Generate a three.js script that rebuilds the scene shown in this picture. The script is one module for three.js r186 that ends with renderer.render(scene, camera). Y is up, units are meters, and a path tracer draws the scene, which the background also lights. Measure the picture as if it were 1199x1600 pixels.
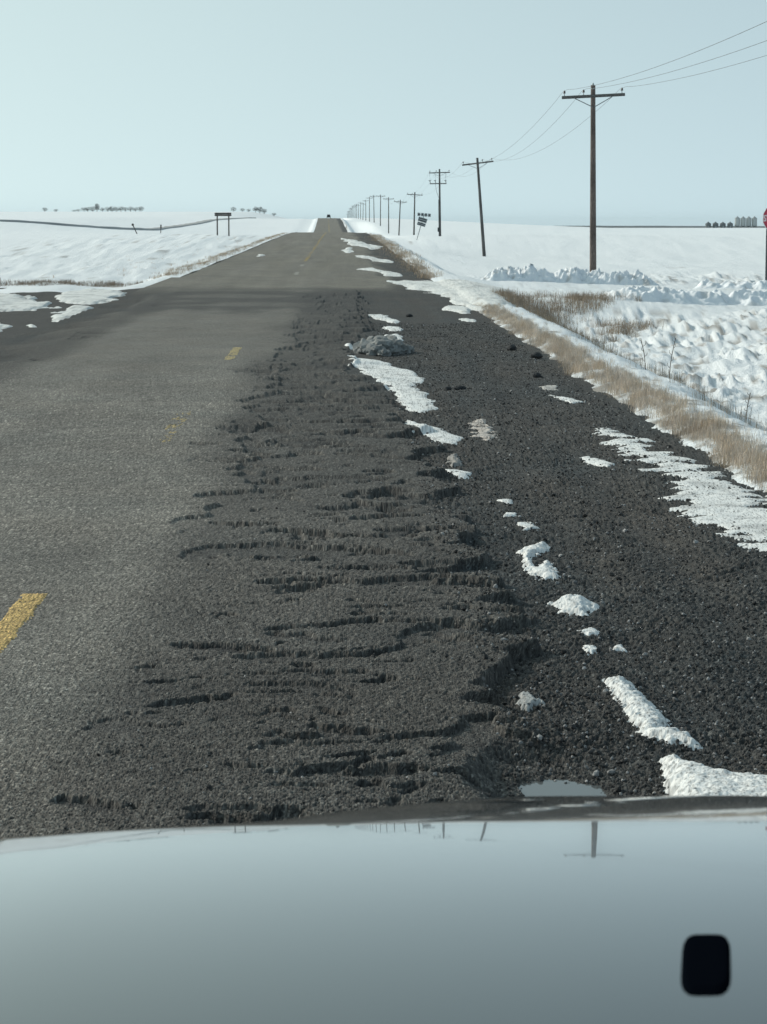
import * as THREE from 'three';
import { mergeGeometries } from 'three/addons/utils/BufferGeometryUtils.js';
import { RoundedBoxGeometry } from 'three/addons/geometries/RoundedBoxGeometry.js';
import { TextGeometry } from 'three/addons/geometries/TextGeometry.js';
import { FontLoader } from 'three/addons/loaders/FontLoader.js';

// ---------- camera, sky, sun, exposure ----------
// World: x right, y up, the road runs away along -z. "d" below is metres ahead (d = -z).
const EYE = 1.94;
const scene = new THREE.Scene();
const camera = new THREE.PerspectiveCamera(25.06, 1199 / 1600, 0.3, 30000);
camera.position.set(0, EYE, 0);
camera.rotation.order = 'YXZ';
camera.rotation.set(THREE.MathUtils.degToRad(-7.156), THREE.MathUtils.degToRad(-1.082), 0);
camera.focus = 19;
camera.userData.fStop = 19;
const renderer = new THREE.WebGLRenderer({ antialias: true });
renderer.toneMapping = THREE.LinearToneMapping;
renderer.toneMappingExposure = 1.12;
renderer.shadowMap.enabled = true;

const SUN = new THREE.Vector3(-0.80, 0.47, -0.50).normalize();
{ // thin high overcast: pale, a little bluer overhead, brighter towards the veiled sun
  const W = 512, H = 256, data = new Float32Array(W * H * 4), v = new THREE.Vector3();
  for (let j = 0; j < H; j++) for (let i = 0; i < W; i++) {
    const lat = ((j + 0.5) / H - 0.5) * Math.PI, lon = ((i + 0.5) / W - 0.5) * 2 * Math.PI;
    v.set(Math.cos(lat) * Math.cos(lon), Math.sin(lat), Math.cos(lat) * Math.sin(lon));
    const e = Math.max(0, v.y), c = Math.max(0, v.dot(SUN));
    const k = 1 - Math.exp(-e * 4.6);
    const wide = c * c, glow = 0.45 * Math.pow(c, 24);
    const o = (j * W + i) * 4;
    data[o] = 0.475 + (0.19 - 0.475) * k + wide * 0.48 + glow * 1.05;
    data[o + 1] = 0.615 + (0.285 - 0.615) * k + wide * 0.52 + glow * 1.02;
    data[o + 2] = 0.675 + (0.365 - 0.675) * k + wide * 0.38 + glow * 0.97;
    data[o + 3] = 1;
  }
  const sky = new THREE.DataTexture(data, W, H, THREE.RGBAFormat, THREE.FloatType);
  sky.mapping = THREE.EquirectangularReflectionMapping; sky.magFilter = THREE.LinearFilter; sky.needsUpdate = true;
  scene.background = sky; scene.environment = sky;
}
const sun = new THREE.DirectionalLight(new THREE.Color(1, 0.95, 0.86), 2.75);
sun.position.copy(SUN).multiplyScalar(120); sun.castShadow = true; sun.shadow.radius = 10;
sun.shadow.mapSize.set(4096, 4096);
Object.assign(sun.shadow.camera, { left: -80, right: 80, top: 80, bottom: -80, near: 1, far: 400 });
scene.add(sun); scene.add(sun.target);
scene.fog = new THREE.FogExp2(new THREE.Color(0.80, 0.92, 0.95), 0.00004);

// ---------- helpers ----------
const RGB = (r, g, b) => new THREE.Color().setRGB(r, g, b);
let seed = 12345;
const rnd = () => { seed = (seed + 0x6d2b79f5) | 0; let t = Math.imul(seed ^ (seed >>> 15), 1 | seed); t = (t + Math.imul(t ^ (t >>> 7), 61 | t)) ^ t; return ((t ^ (t >>> 14)) >>> 0) / 4294967296; };
const rr = (a, b) => a + (b - a) * rnd();
const PERM = new Uint8Array(512); { const p = [...Array(256).keys()]; for (let i = 255; i > 0; i--) { const j = Math.floor(rnd() * (i + 1)); [p[i], p[j]] = [p[j], p[i]]; } for (let i = 0; i < 512; i++) PERM[i] = p[i & 255]; }
const GX = new Float64Array(256), GY = new Float64Array(256); for (let i = 0; i < 256; i++) { const a = i / 256 * Math.PI * 2; GX[i] = Math.cos(a); GY[i] = Math.sin(a); }
function noise(x, y) { // gradient noise, about -1..1
  const xi = Math.floor(x), yi = Math.floor(y), fx = x - xi, fy = y - yi, X = xi & 255, Y = yi & 255;
  const u = fx * fx * fx * (fx * (fx * 6 - 15) + 10), w = fy * fy * fy * (fy * (fy * 6 - 15) + 10);
  const a = PERM[PERM[X] + Y], b = PERM[PERM[X + 1] + Y], c = PERM[PERM[X] + Y + 1], e = PERM[PERM[X + 1] + Y + 1];
  const n0 = GX[a] * fx + GY[a] * fy, n1 = GX[b] * (fx - 1) + GY[b] * fy, n2 = GX[c] * fx + GY[c] * (fy - 1), n3 = GX[e] * (fx - 1) + GY[e] * (fy - 1);
  return 1.5 * (n0 + u * (n1 - n0) + w * (n2 + u * (n3 - n2) - n0 - u * (n1 - n0)));
}
const fbm = (x, y, o) => { let s = 0, a = 0.5, t = 0; for (let i = 0; i < o; i++) { s += a * noise(x, y); t += a; x = x * 2.03 + 17.3; y = y * 2.03 - 9.1; a *= 0.5; } return s / t; };
const hash = (i, j) => PERM[PERM[i & 255] + (j & 255)] / 255;
function stones(x, y) { // rounded stones on a jittered grid: 0 between them, up to 1 on top
  const xi = Math.floor(x), yi = Math.floor(y); let best = 0;
  for (let j = -1; j < 2; j++) for (let i = -1; i < 2; i++) {
    const cx = xi + i, cy = yi + j, h = hash(cx, cy), px = cx + 0.15 + 0.7 * hash(cx + 57, cy + 13), py = cy + 0.15 + 0.7 * hash(cx + 91, cy + 41);
    const r = 0.35 + 0.4 * h, q = 1 - ((x - px) ** 2 + (y - py) ** 2) / (r * r);
    if (q > best) best = q;
  }
  return Math.sqrt(best);
}
const clamp = (x, a, b) => x < a ? a : x > b ? b : x;
const S = (a, b, x) => { const t = clamp((x - a) / (b - a), 0, 1); return t * t * (3 - 2 * t); };
const mix = (a, b, t) => a + (b - a) * t;
function table(xs, ys) { // monotone-ish smooth interpolation
  return (x) => {
    if (x <= xs[0]) return ys[0]; const n = xs.length; if (x >= xs[n - 1]) return ys[n - 1];
    let i = 0; while (x > xs[i + 1]) i++;
    const h = xs[i + 1] - xs[i], t = (x - xs[i]) / h, m = (k) => k <= 0 || k >= n - 1 ? 0 : (ys[k + 1] - ys[k - 1]) / (xs[k + 1] - xs[k - 1]);
    const t2 = t * t, t3 = t2 * t;
    return (2 * t3 - 3 * t2 + 1) * ys[i] + (t3 - 2 * t2 + t) * h * m(i) + (-2 * t3 + 3 * t2) * ys[i + 1] + (t3 - t2) * h * m(i + 1);
  };
}
const used = {};
const numbered = (n) => { const k = used[n] = (used[n] ?? -1) + 1; return k ? `${n}_${String(k).padStart(3, '0')}` : n; };
function mesh(name, geo, mat, parent) { const m = new THREE.Mesh(geo, mat); m.name = parent ? name : numbered(name); m.castShadow = m.receiveShadow = true; (parent ?? scene).add(m); return m; }
function group(name, x, y, d, label, category, grp) { const g = new THREE.Group(); g.name = numbered(name); g.position.set(x, y, -d); scene.add(g); return tag(g, label, category, grp); }
function tag(o, label, category, grp) { o.userData = { label, category }; if (grp) o.userData.group = grp; return o; }
function struct(o, label) { o.userData = { kind: 'structure' }; if (label) o.userData.label = label; return o; }
function stuff(o, label) { o.userData = { kind: 'stuff' }; if (label) o.userData.label = label; return o; }
// a sheet over rows i and columns j; f(i, j, out) fills out = [x, y, d, r, g, b]
function sheet(nr, nc, f, keep) {
  const pos = new Float32Array(nr * nc * 3), col = new Float32Array(nr * nc * 3), uv = new Float32Array(nr * nc * 2), o = [0, 0, 0, 1, 1, 1], ok = new Uint8Array(nr * nc), idx = [];
  for (let i = 0, k = 0; i < nr; i++) for (let j = 0; j < nc; j++, k++) {
    ok[k] = f(i, j, o) === false ? 0 : 1;
    pos[3 * k] = o[0]; pos[3 * k + 1] = o[1]; pos[3 * k + 2] = -o[2]; col[3 * k] = o[3]; col[3 * k + 1] = o[4]; col[3 * k + 2] = o[5]; uv[2 * k] = o[0] / 2.4; uv[2 * k + 1] = (o[2] - 1.5 * o[1]) / 2.4;
  }
  for (let i = 0; i + 1 < nr; i++) for (let j = 0; j + 1 < nc; j++) {
    const a = i * nc + j, b = a + 1, c = a + nc, e = c + 1;
    if (keep && !(ok[a] || ok[b] || ok[c] || ok[e])) continue;
    idx.push(a, b, e, a, e, c);
  }
  const g = new THREE.BufferGeometry();
  g.setAttribute('position', new THREE.BufferAttribute(pos, 3)); g.setAttribute('color', new THREE.BufferAttribute(col, 3)); g.setAttribute('uv', new THREE.BufferAttribute(uv, 2));
  g.setIndex(idx); g.computeVertexNormals(); return g;
}
function canvasTex(n, fill, srgb) { // n x n grey or colour texture from fill(u, v) -> [r, g, b] 0..1
  const d = new Uint8Array(n * n * 4);
  for (let j = 0; j < n; j++) for (let i = 0; i < n; i++) { const c = fill(i, j), k = (j * n + i) * 4; for (let q = 0; q < 3; q++) d[k + q] = clamp(c[q], 0, 1) * 255; d[k + 3] = 255; }
  const t = new THREE.DataTexture(d, n, n); t.wrapS = t.wrapT = THREE.RepeatWrapping; t.magFilter = THREE.LinearFilter; t.minFilter = THREE.LinearMipmapLinearFilter; t.generateMipmaps = true;
  if (srgb) t.colorSpace = THREE.SRGBColorSpace; t.needsUpdate = true; return t;
}

// ---------- ground shape ----------
const roadRise = table([-60, 0, 60, 130, 200, 280, 350, 450, 530, 600, 700, 800, 950, 1100, 1400, 2000, 9000], [0, 0, 0, 0.25, 0.58, 0.77, 0.35, -0.8, -0.8, -0.3, 0.9, 2.3, 3.8, 3.4, 2, 3, 0]);
const bend = (d) => d > 300 ? -3.2 * Math.pow((d - 300) / 650, 1.4) : 0;
const poleLand = table([-50, 0, 60, 90, 180, 270, 360, 450, 540, 630, 720, 810, 900, 990, 1300, 1700, 2300, 3000, 9000], [-0.5, -0.5, -0.45, -0.34, -0.63, 0.46, -0.03, -0.52, -0.57, 1.08, 2.04, 2.4, 2.8, 3.2, 4.4, 5.2, 2.2, -3, -30]);
const rightLand = table([0, 400, 1000, 2500, 6000], [-0.5, -0.8, -0.9, -3.6, -14]);
const leftLand = table([0, 80, 160, 250, 500, 700, 1000, 1500, 2200, 2600, 3500, 9000], [-0.35, -0.35, -0.1, 0.4, 1.3, 2.4, 5, 8.6, 12.2, 12.6, 8, -30]);
const UL = -6.1, UR = 3.75;
const crossing = (d) => S(58, 64, d) * (1 - S(84, 90, d));        // the side road's fill across the ditches
function rightGround(x, d) {
  const u = x - bend(d), e = u - 3.0 + 0.22 * noise(d * 0.3, 6.5) * S(0.6, 1.2, u - 3.0), hr = roadRise(d), cr = crossing(d);
  const far = S(20, 130, e), land = mix(poleLand(d), rightLand(d), far);
  const near = mix(hr - 0.17, hr + 0.005, S(-0.2, 0.6, e));
  const ditch = hr - mix(0.78, 0.2, cr);
  let h = mix(near, mix(ditch, land, S(3.2, 8.5, e)), S(0.9, 2.7, e));
  const q = clamp(1 - d / 600, 0, 1);
  const lump = fbm(x * 0.9 + 3, d * 0.7, 3), drift = noise(x * 0.21 + 9, d * 0.13 + 4), ridge = 1 - Math.abs(noise(x * 0.55 + d * 0.2, d * 0.42 - 11)) * 2;
  const rough = S(1.4, 3.5, e) * (1 - 0.85 * cr) * (1 - S(22, 40, e)) * (1 - S(85, 120, d)) ;
  h += drift * 0.07 * S(1, 4, e) + lump * (0.035 + 0.06 * rough) + rough * 0.08 * Math.max(0, ridge - 0.35) + rough * 0.12 * Math.max(0, noise(x * 1.9 - 4, d * 1.1)) + rough * 0.13 * Math.max(0, 0.25 - Math.abs(noise(x * 2.6 + 8, d * 1.9))) * 4 * S(-0.2, 0.4, noise(x * 0.4, d * 0.3 + 33)) + rough * 0.10 * Math.max(0, noise(x * 5.5, d * 3.6)) + rough * 0.09 * S(0.1, 0.2, fbm(x * 0.8 - 30, d * 0.4, 3)) * (0.4 + 0.6 * noise(x * 0.3, d * 0.2));
  h += S(90, 140, d) * q * 0.10 * noise(x * 0.12 + 40, d * 0.06) * S(3, 6, e);
  h += S(84, 100, d) * (1 - S(300, 500, d)) * S(3, 6, e) * (0.06 * noise(x * 0.5 + 4, d * 0.13) + 0.05 * Math.max(0, noise(x * 0.28, d * 0.21 + 9)));
  if (e < 1.2) h += 0.03 * noise(x * 3, d * 1.6) + 0.012 * noise(x * 9, d * 6);
  return h;
}
function leftGround(x, d) {
  const u = x - bend(d), e = UL + 0.75 - u + 0.55 * noise(d * 0.09, 3) + 0.15 * noise(d * 0.5, 8), hr = roadRise(d), cr = S(40, 48, d) * (1 - S(76, 84, d));
  const land = mix(hr - 0.25, leftLand(d), S(8, 70, e) * S(60, 200, d) + (1 - S(60, 200, d)) * S(3, 8, e));
  const near = mix(hr - 0.12, hr + 0.03, S(-0.7, 0.2, e - 2.2 * (1 - S(74, 82, d))));
  let h = mix(near, mix(hr - mix(0.5, 0.12, cr), land, S(3, 7, e)), S(0.7, 2.4, e));
  const rough = S(1, 3, e) * (1 - S(12, 26, e)) * S(78, 90, d) * (1 - S(230, 320, d));
  h += 1.25 * S(360, 500, d) * (1 - S(700, 1000, d)) * S(40, 78, e);
  h -= 0.2 * (1 - S(74, 82, d)) * (1 - S(2, 4, e)); h += noise(x * 0.1, d * 0.05 + 5) * 0.12 * S(4, 12, e) * (1 - cr) + fbm(x * 0.8, d * 0.5 + 8, 3) * (0.03 + 0.10 * rough) + rough * 0.14 * Math.max(0, noise(x * 0.9 + 5, d * 0.35));
  return h;
}
const ground = (x, d) => x - bend(d) > 0 ? rightGround(x, d) : leftGround(x, d);

// the pavement: intact chip seal on the left, ravelled and stepped in the wheel track, loose black gravel on the right
const paveEdge = table([0, 14, 20, 25, 29, 33, 38, 45, 70], [0.74, 0.74, 0.70, 0.55, 0.33, 0.12, 0.2, 0.45, 0.5]);
let even = false;   // true while only the broad shape is wanted, without single stones
const fbmFar = (x, y, d) => { const a = 1 - S(45, 62, d), b = 1 - S(22, 38, d), c = 1 - S(12, 22, d); return (0.5 * noise(x, y) + 0.25 * a * noise(x * 2.03 + 17.3, y * 2.03 - 9.1) + 0.125 * b * noise(x * 4.12 + 3, y * 4.12 + 8) + 0.0625 * c * noise(x * 8.3 - 5, y * 8.3 + 2)) / 0.9375; };
const ROAD = { h: 0, r: 0, g: 0, b: 0, gravel: 0, wear: 0 };
function roadAt(x, d) {
  const u = x - bend(d);
  const wx = u + 0.16 * noise(u * 1.7 + 5, d * 2.1), wd = d + 0.22 * noise(u * 1.3 - 7, d * 1.1 + 3);
  const past = S(62, 70, d);
  // how far the top coat has worn: rises across the right-hand lane, with broken patches on the left edge too
  let a = S(-1.75, -0.35, u + 0.3 * noise(u * 0.5, d * 0.24)) * (1 - 0.75 * past);
  const calm = 0.16 * S(-0.15, 0.35, noise(u * 0.45 + 70, d * 0.33 + 2)) - 0.13 * S(16, 22, d) * a;
  a = Math.max(a, 0.75 * S(3.5, 4.6, -u + 0.35 * noise(u * 0.7, d * 0.3)) * (1 - past));
  const near = d < 40 && !even, nw = 1 - S(20, 38, d), st2 = near ? mix(0.5, stones(u * 24 + 7, d * 24), nw) : 0.5, cr = (0.04 * (st2 - 0.5) + 0.035 * noise(u * 17, d * 15)) * (1 - 0.9 * S(13, 22, d));
  const q = cr + fbmFar(wx * 1.05, wd * 1.5, d), q2 = cr + fbmFar(wx * 1.5 + 31, wd * 2.2 - 17, d * 1.3), q3 = fbmFar(wx * 3.2 - 11, wd * 4.6 + 23, d * 2);
  const t1 = 0.66 - 0.56 * a + calm, t2 = 0.72 - 0.52 * a + calm, t3 = 0.80 - 0.58 * a + calm;
  const l1 = S(t1, t1 + 0.05, q), l2 = S(t2, t2 + 0.05, q2), l3 = S(t3, t3 + 0.05, q3);
  // where the worn wheel track steps down from the intact coat
  const e2 = -0.86 + 0.26 * noise(d * 0.8 + 4, u * 0.7) + 0.17 * noise(d * 2.1, u * 1.3 + 5) * (1 - S(30, 45, d)) + 0.08 * noise(d * 4, u * 3) * (1 - S(15, 25, d)), g2 = S(0, 0.03, u - e2) * S(13.5, 16, d + noise(u * 2, 8)) * (1 - past);
  // edge of the pavement against the gravel, scalloped
  const edge = paveEdge(d) + 0.24 * noise(d * 1.15, 3.3) + 0.19 * noise(d * 2.4 + 8, u * 1.4) * (1 - S(26, 42, d)) + 0.05 * noise(d * 7, u * 5) * (1 - S(14, 24, d));
  let g = S(0, 0.05, u - edge) * (1 - past), gw = S(0, 0.45, u - edge);
  if (past > 0) g = Math.max(g, past * S(1.4, 2.2, u + 0.5 * noise(d * 0.2, u)));
  const gl = S(0, 0.5, -4.75 - u + 0.5 * noise(d * 0.25, u * 0.8)) * (1 - past);
  g = Math.max(g, gl);
  const step = 0.022 * (l1 + l2) + 0.012 * l3 + 0.05 * g, dd = d - 1.6 * step;   // stones carry on down the broken faces
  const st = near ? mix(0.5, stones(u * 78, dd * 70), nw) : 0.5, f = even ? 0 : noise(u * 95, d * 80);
  const low = fbm(u * 0.55 + 2, d * 0.35, 3), mid = fbm(u * 2.3, d * 1.9 + 6, 3);
  let h = 0.008 * low + 0.004 * mid - (0.021 + 0.018 * low) * l1 * (0.4 + 0.9 * a) - (0.021 + 0.018 * mid) * l2 * (0.4 + 0.9 * a) - 0.015 * l3;
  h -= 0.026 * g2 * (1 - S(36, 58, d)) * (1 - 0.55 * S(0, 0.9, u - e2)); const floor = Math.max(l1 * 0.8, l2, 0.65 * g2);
  const rel = mix(mix(0.0035, 0.0075, a), 0.0025, floor * 0.75);
  h += rel * (st - 0.5) + 0.0022 * f * (0.5 + a);
  const track = Math.exp(-(((u - 2.0 - 0.12 * noise(d * 0.12, 4)) / 0.16) ** 2)) + Math.exp(-(((u - 1.45 - 0.12 * noise(d * 0.12, 9)) / 0.14) ** 2)) * 0.6;
  const hg = -0.058 - 0.014 * track - 0.018 * gw - 0.035 * Math.exp(-Math.max(0, u - edge) / 0.16) * S(-0.2, 0.4, noise(d * 1.3 + 40, 2)) + 0.022 * low + 0.016 * mid + (0.010 - 0.005 * Math.min(1, track)) * (st - 0.5) + 0.008 * (st2 - 0.5) * (1 + S(0.1, 0.4, noise(u * 3, d * 2.2))) + 0.004 * f - 0.018 * S(0.2, 0.5, noise(u * 1.1 + 30, d * 0.8));
  h = mix(h, hg, g);
  // puddle hollow close to the truck
  const pu = Math.hypot((u - 0.80) / 0.15, (d - 8.02) / 0.30) + 0.25 * noise(u * 6, d * 5); if (pu < 2.6) { h = mix(h, -0.098 + 0.010 * st, 1 - S(1.5, 2.6, pu)); h = mix(h, -0.13, 1 - S(0.8, 1.5, pu)); }
  ROAD.h = roadRise(d) + h; ROAD.gravel = g; ROAD.wear = a;
  // colours of the matter: weathered binder with pale chippings, browner worn coat, bare base, black gravel
  const v = 1 + 0.24 * low + 0.16 * mid + 0.16 * f + 0.13 * noise(u * 1.9 + 60, d * 0.05) + 0.10 * noise(u * 0.8, d * 0.9 + 80);
  let r = 0.366, gg = 0.354, b = 0.315;
  const fresh = S(0.2, 0.8, a); const top = mix(0.196, 0.145, S(-0.3, 0.25, noise(u * 0.5 + 3, d * 0.11 + 1.7) + 0.3 * noise(u * 1.6, d * 0.8))); r = mix(r, top, fresh); gg = mix(gg, top * 0.965, fresh); b = mix(b, top * 0.875, fresh);
  const brown = 0.5 + 0.5 * noise(u * 0.9 + 50, d * 0.7); r *= 1 + 0.06 * brown; b *= 1 - 0.04 * brown;
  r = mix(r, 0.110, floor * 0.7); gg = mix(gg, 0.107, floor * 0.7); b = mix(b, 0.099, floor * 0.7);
  const pitDark = S(-0.25, 0.2, noise(u * 0.7 + 15, d * 0.45) + 0.5 * (u - 0.1)) * Math.max(l2, 0.7 * l3, 0.8 * l1 * S(15, 22, d)) * a; r = mix(r, 0.060, pitDark); gg = mix(gg, 0.061, pitDark); b = mix(b, 0.059, pitDark);  // pits in the worn coat coloured darker, stronger to the right
  // darker patch course laid across the junction, paler band behind it
  const patch = S(50, 54, d + 2.5 * noise(u * 0.6, 3) + 1.5 * noise(u * 2, d * 0.4)) * (1 - S(66, 71, d + 2 * noise(u * 0.7, 9))) * (0.55 + 0.45 * S(-0.3, 0.2, noise(u * 0.5, d * 0.35)));
  r = mix(r, 0.09, patch * 0.8); gg = mix(gg, 0.09, patch * 0.8); b = mix(b, 0.087, patch * 0.8);
  const tan = past * (0.4 + 0.3 * noise(u * 0.9, d * 0.05)); r *= 1 + 0.16 * past; gg *= 1 + 0.15 * past; b *= 1 + 0.15 * past; b *= mix(1, 0.9, tan);
  const gb = clamp(0.5 + 0.9 * fbm(u * 0.8 + 9, d * 0.3, 3) + 0.35 * noise(u * 2.4 + 5, d * 0.12), 0, 1);
  r = mix(r, mix(0.072, 0.112, gb), g); gg = mix(gg, mix(0.084, 0.100, gb), g); b = mix(b, mix(0.086, 0.086, gb), g);
  let k = v;
  const pick = hash(Math.floor(u * 78) + 3, Math.floor(dd * 70));
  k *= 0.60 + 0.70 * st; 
  if (near && pick > mix(0.93, 0.965, g) && st > 0.4) k *= 1 + mix(0.9, 1.3, g) * nw;
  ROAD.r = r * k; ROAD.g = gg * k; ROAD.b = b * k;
  return ROAD;
}
const evened = (x, d) => { even = true; const h = surface(x, d); even = false; return h; };
const surface = (x, d) => { const u = x - bend(d); return u > UL + 0.2 && u < UR - 0.3 ? Math.max(roadAt(x, d).h, ground(x, d)) : ground(x, d); };

// ---------- textures ----------
const tn = (x, y, p, s = 0) => { // noise that repeats every p cells
  const xi = Math.floor(x), yi = Math.floor(y), fx = x - xi, fy = y - yi, X = ((xi % p) + p) % p, Y = ((yi % p) + p) % p, X1 = (X + 1) % p, Y1 = (Y + 1) % p;
  const h = (i, j) => PERM[(PERM[(i + s) & 255] + j) & 255] / 127.5 - 1, u = fx * fx * (3 - 2 * fx), w = fy * fy * (3 - 2 * fy);
  return mix(mix(h(X, Y), h(X1, Y), u), mix(h(X, Y1), h(X1, Y1), u), w);
};
const grit = canvasTex(1024, (i, j) => { const a = tn(i / 4, j / 4, 256), b = tn(i / 2, j / 2, 512, 40), c = tn(i / 16, j / 16, 64, 9), st = stones(i / 4, j / 4); const pk = hash((i >> 2) + 11, (j >> 2) + 5), k = 0.60 + 0.15 * a + 0.16 * b + 0.05 * c + 0.16 * (st - 0.5) + (pk > 0.93 && st > 0.3 ? 0.3 : 0); return [k, k * 0.995, k * 0.985]; }, true);
const gritBump = canvasTex(1024, (i, j) => { const k = 0.6 * stones(i / 4, j / 4) + 0.2 + 0.2 * tn(i / 2, j / 2, 512, 3); return [k, k, k]; });
const softBump = canvasTex(1024, (i, j) => { const k = 0.5 + 0.22 * tn(i / 32, j / 32, 32) + 0.14 * tn(i / 8, j / 8, 128, 5) + 0.12 * tn(i / 2, j / 2, 512, 7); return [k, k, k]; });

const M = {
  road: new THREE.MeshStandardMaterial({ vertexColors: true, map: grit, bumpMap: gritBump, bumpScale: 0.006, roughness: 0.92 }),
  snow: new THREE.MeshStandardMaterial({ vertexColors: true, color: RGB(0.81, 0.835, 0.84), bumpMap: softBump, bumpScale: 0.035, roughness: 0.95 }),
  snowNear: new THREE.MeshStandardMaterial({ vertexColors: true, color: RGB(0.80, 0.82, 0.83), bumpMap: softBump, bumpScale: 0.008, roughness: 0.85 }),
  paint: new THREE.MeshStandardMaterial({ vertexColors: true, map: grit, bumpMap: gritBump, bumpScale: 0.004, roughness: 0.85 }),
};

// ---------- road ----------
const rowsTo = (px, from, to, most) => { const r = []; for (let d = from; d < to; d += Math.min(most, Math.max(0.011, px * d * d / 4468))) r.push(d); r.push(to); return r; };
{
  const rows = []; for (let d = 3; d < 6.9; d += 0.06) rows.push(d); rows.push(...rowsTo(0.82, 6.9, 1150, 5));
  const C = [30, 620, 30], nc = C[0] + C[1] + C[2] + 1;
  const geo = sheet(rows.length, nc, (i, j, o) => {
    const d = rows[i], w = 0.19 * d + 0.55, c = 0.019 * d, lo = Math.max(UL + 0.2, c - w), hi = Math.min(UR - 0.2, c + w);
    const u = j <= C[0] ? mix(UL, lo, j / C[0]) : j <= C[0] + C[1] ? mix(lo, hi, (j - C[0]) / C[1]) : mix(hi, UR, (j - C[0] - C[1]) / C[2]);
    const x = u + bend(d), R = roadAt(x, d);
    const drop = 0.25 * S(0.25, 0.02, Math.min(u - UL, UR - u));
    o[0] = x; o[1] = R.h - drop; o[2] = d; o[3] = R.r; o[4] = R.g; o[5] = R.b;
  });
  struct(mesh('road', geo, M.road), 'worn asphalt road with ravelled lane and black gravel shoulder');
  console.log('road', rows.length, nc);
}
// ---------- snow fields left and right of the road ----------
const soil = (x, d, right) => { // frozen clods and stubble showing through thin snow
  const n = fbm(x * 2.4 + 21, d * 1.3 + 5, 4);
  return S(0.14, 0.30, n);
};
for (const side of [1, -1]) {
  const rows = rowsTo(1.4, 6, 5200, 40), NC = 380;
  const geo = sheet(rows.length, NC, (i, j, o) => {
    const d = rows[i], t = j / (NC - 1), inner = side > 0 ? 2.2 : -(UL + 0.55), w = (side > 0 ? 0.25 : 0.21) * d + 14 - inner, s = inner + w * (0.45 * t + 0.55 * t * t);
    const x = side * s + bend(d), e = s - (side > 0 ? 3 : -UL - 0.5), h = side > 0 ? rightGround(x, d) : leftGround(x, d);
    let dirt = 0;
    if (side > 0) {
      const rough = S(1.2, 3, e) * (1 - S(25, 40, e)) * (1 - S(85, 110, d)) * (1 - 0.8 * crossing(d));
      dirt = rough * 0.75 * soil(x, d) + 0.85 * S(-0.35, 0.15, noise(x * 2.2, d * 1.4) + 0.5 * noise(x * 7, d * 5) - 1.3 * Math.abs(e - 0.3)) * (1 - S(50, 60, d) * (1 - S(82, 92, d)));
      dirt += 0.8 * S(0.0, 0.3, noise(x * 0.9 + 6, d * 0.45) - 2.2 * Math.abs(d - 60 - 0.3 * (x - 5)) / 9 - 0.5 * Math.abs(x - 6.2)) ;
      dirt += 0.55 * S(0.45, 0.6, fbm(x * 0.35, d * 0.12 + 60, 4)) * S(90, 120, d) * (1 - S(220, 400, d)) * (1 - S(12, 30, e));
    } else {
      const rough = S(0.2, 1.4, e) * (1 - S(14, 26, e)) * S(76, 86, d) * (1 - S(260, 340, d));
      dirt = rough * 0.5 * S(0.25, 0.45, fbm(x * 0.8 + 3, d * 0.28, 4)) + 0.5 * S(-0.1, 0.3, noise(x * 1.5, d * 0.3) - 1.1 * Math.abs(e - 0.6)) * S(80, 90, d) * (1 - S(230, 320, d));
    }
    dirt = clamp(dirt, 0, 0.9);
    const v = 1 - 0.05 * Math.max(0, fbm(x * 0.05, d * 0.02, 3));
    o[0] = x; o[1] = h; o[2] = d; o[3] = mix(v, 0.24, dirt); o[4] = mix(v, 0.195, dirt); o[5] = mix(v, 0.15, dirt);
  });
  struct(mesh('snow_field', geo, M.snow), side > 0 ? 'wind-rippled snow field right of the road' : 'smooth rising snow field left of the road');
}
{ // the land all round, coarse, under the detailed fields and behind the truck
  const xs = [-9000, -5000, -3000, -2000, -1300, -800, -500, -300, -150, -60, 0, 60, 150, 300, 500, 800, 1300, 2000, 3000, 5000, 9000], ds = [-6000, -2000, -600, -150, -30, 60, 150, 300, 450, 600, 800, 1000, 1400, 2000, 2600, 3500, 5000, 7000, 9000];
  const geo = sheet(ds.length, xs.length, (i, j, o) => { const x = xs[j], d = ds[i], dd = Math.max(0, d); o[0] = x; o[2] = d; o[1] = (x > 0 ? mix(poleLand(dd), rightLand(dd), S(20, 130, x)) : mix(roadRise(dd) - 0.3, leftLand(dd), S(8, 300, -x))) - 1.6 - S(100, 400, dd) * 1.5; o[3] = o[4] = o[5] = 1; });
  struct(mesh('snow_plain', geo, M.snow), 'open snow covered prairie');
}
// ---------- gravel side road on the left ----------
const apronQ = (u, d) => 1 - S(0.6, 1, Math.abs((d - (57 + 0.7 * (-5.2 - u))) / mix(24, 10, S(0.5, 6, -5.2 - u))) + 0.12 * noise(u * 0.9, d * 0.4));
const apronY = (u, d) => Math.max(leftGround(u, d), roadRise(d) - 0.2) + mix(-0.14, 0.03, apronQ(u, d)) + 0.015 * fbm(u * 1.2, d * 0.7 + 3, 4);
{
  const rows = rowsTo(0.9, 34, 80, 1), NC = 160;
  const geo = sheet(rows.length, NC, (i, j, o) => {
    const d = rows[i], u = mix(-5.2, -17, j / (NC - 1));
    const n = fbm(u * 1.2, d * 0.7 + 3, 4), k = 1 + 0.35 * n + 0.2 * noise(u * 9, d * 9);
    o[0] = u; o[2] = d; o[1] = apronY(u, d); o[3] = 0.088 * k; o[4] = 0.085 * k; o[5] = 0.08 * k;
  });
  struct(mesh('gravel_side_road', geo, M.road), 'dark gravel side road joining from the left');
}
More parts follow.
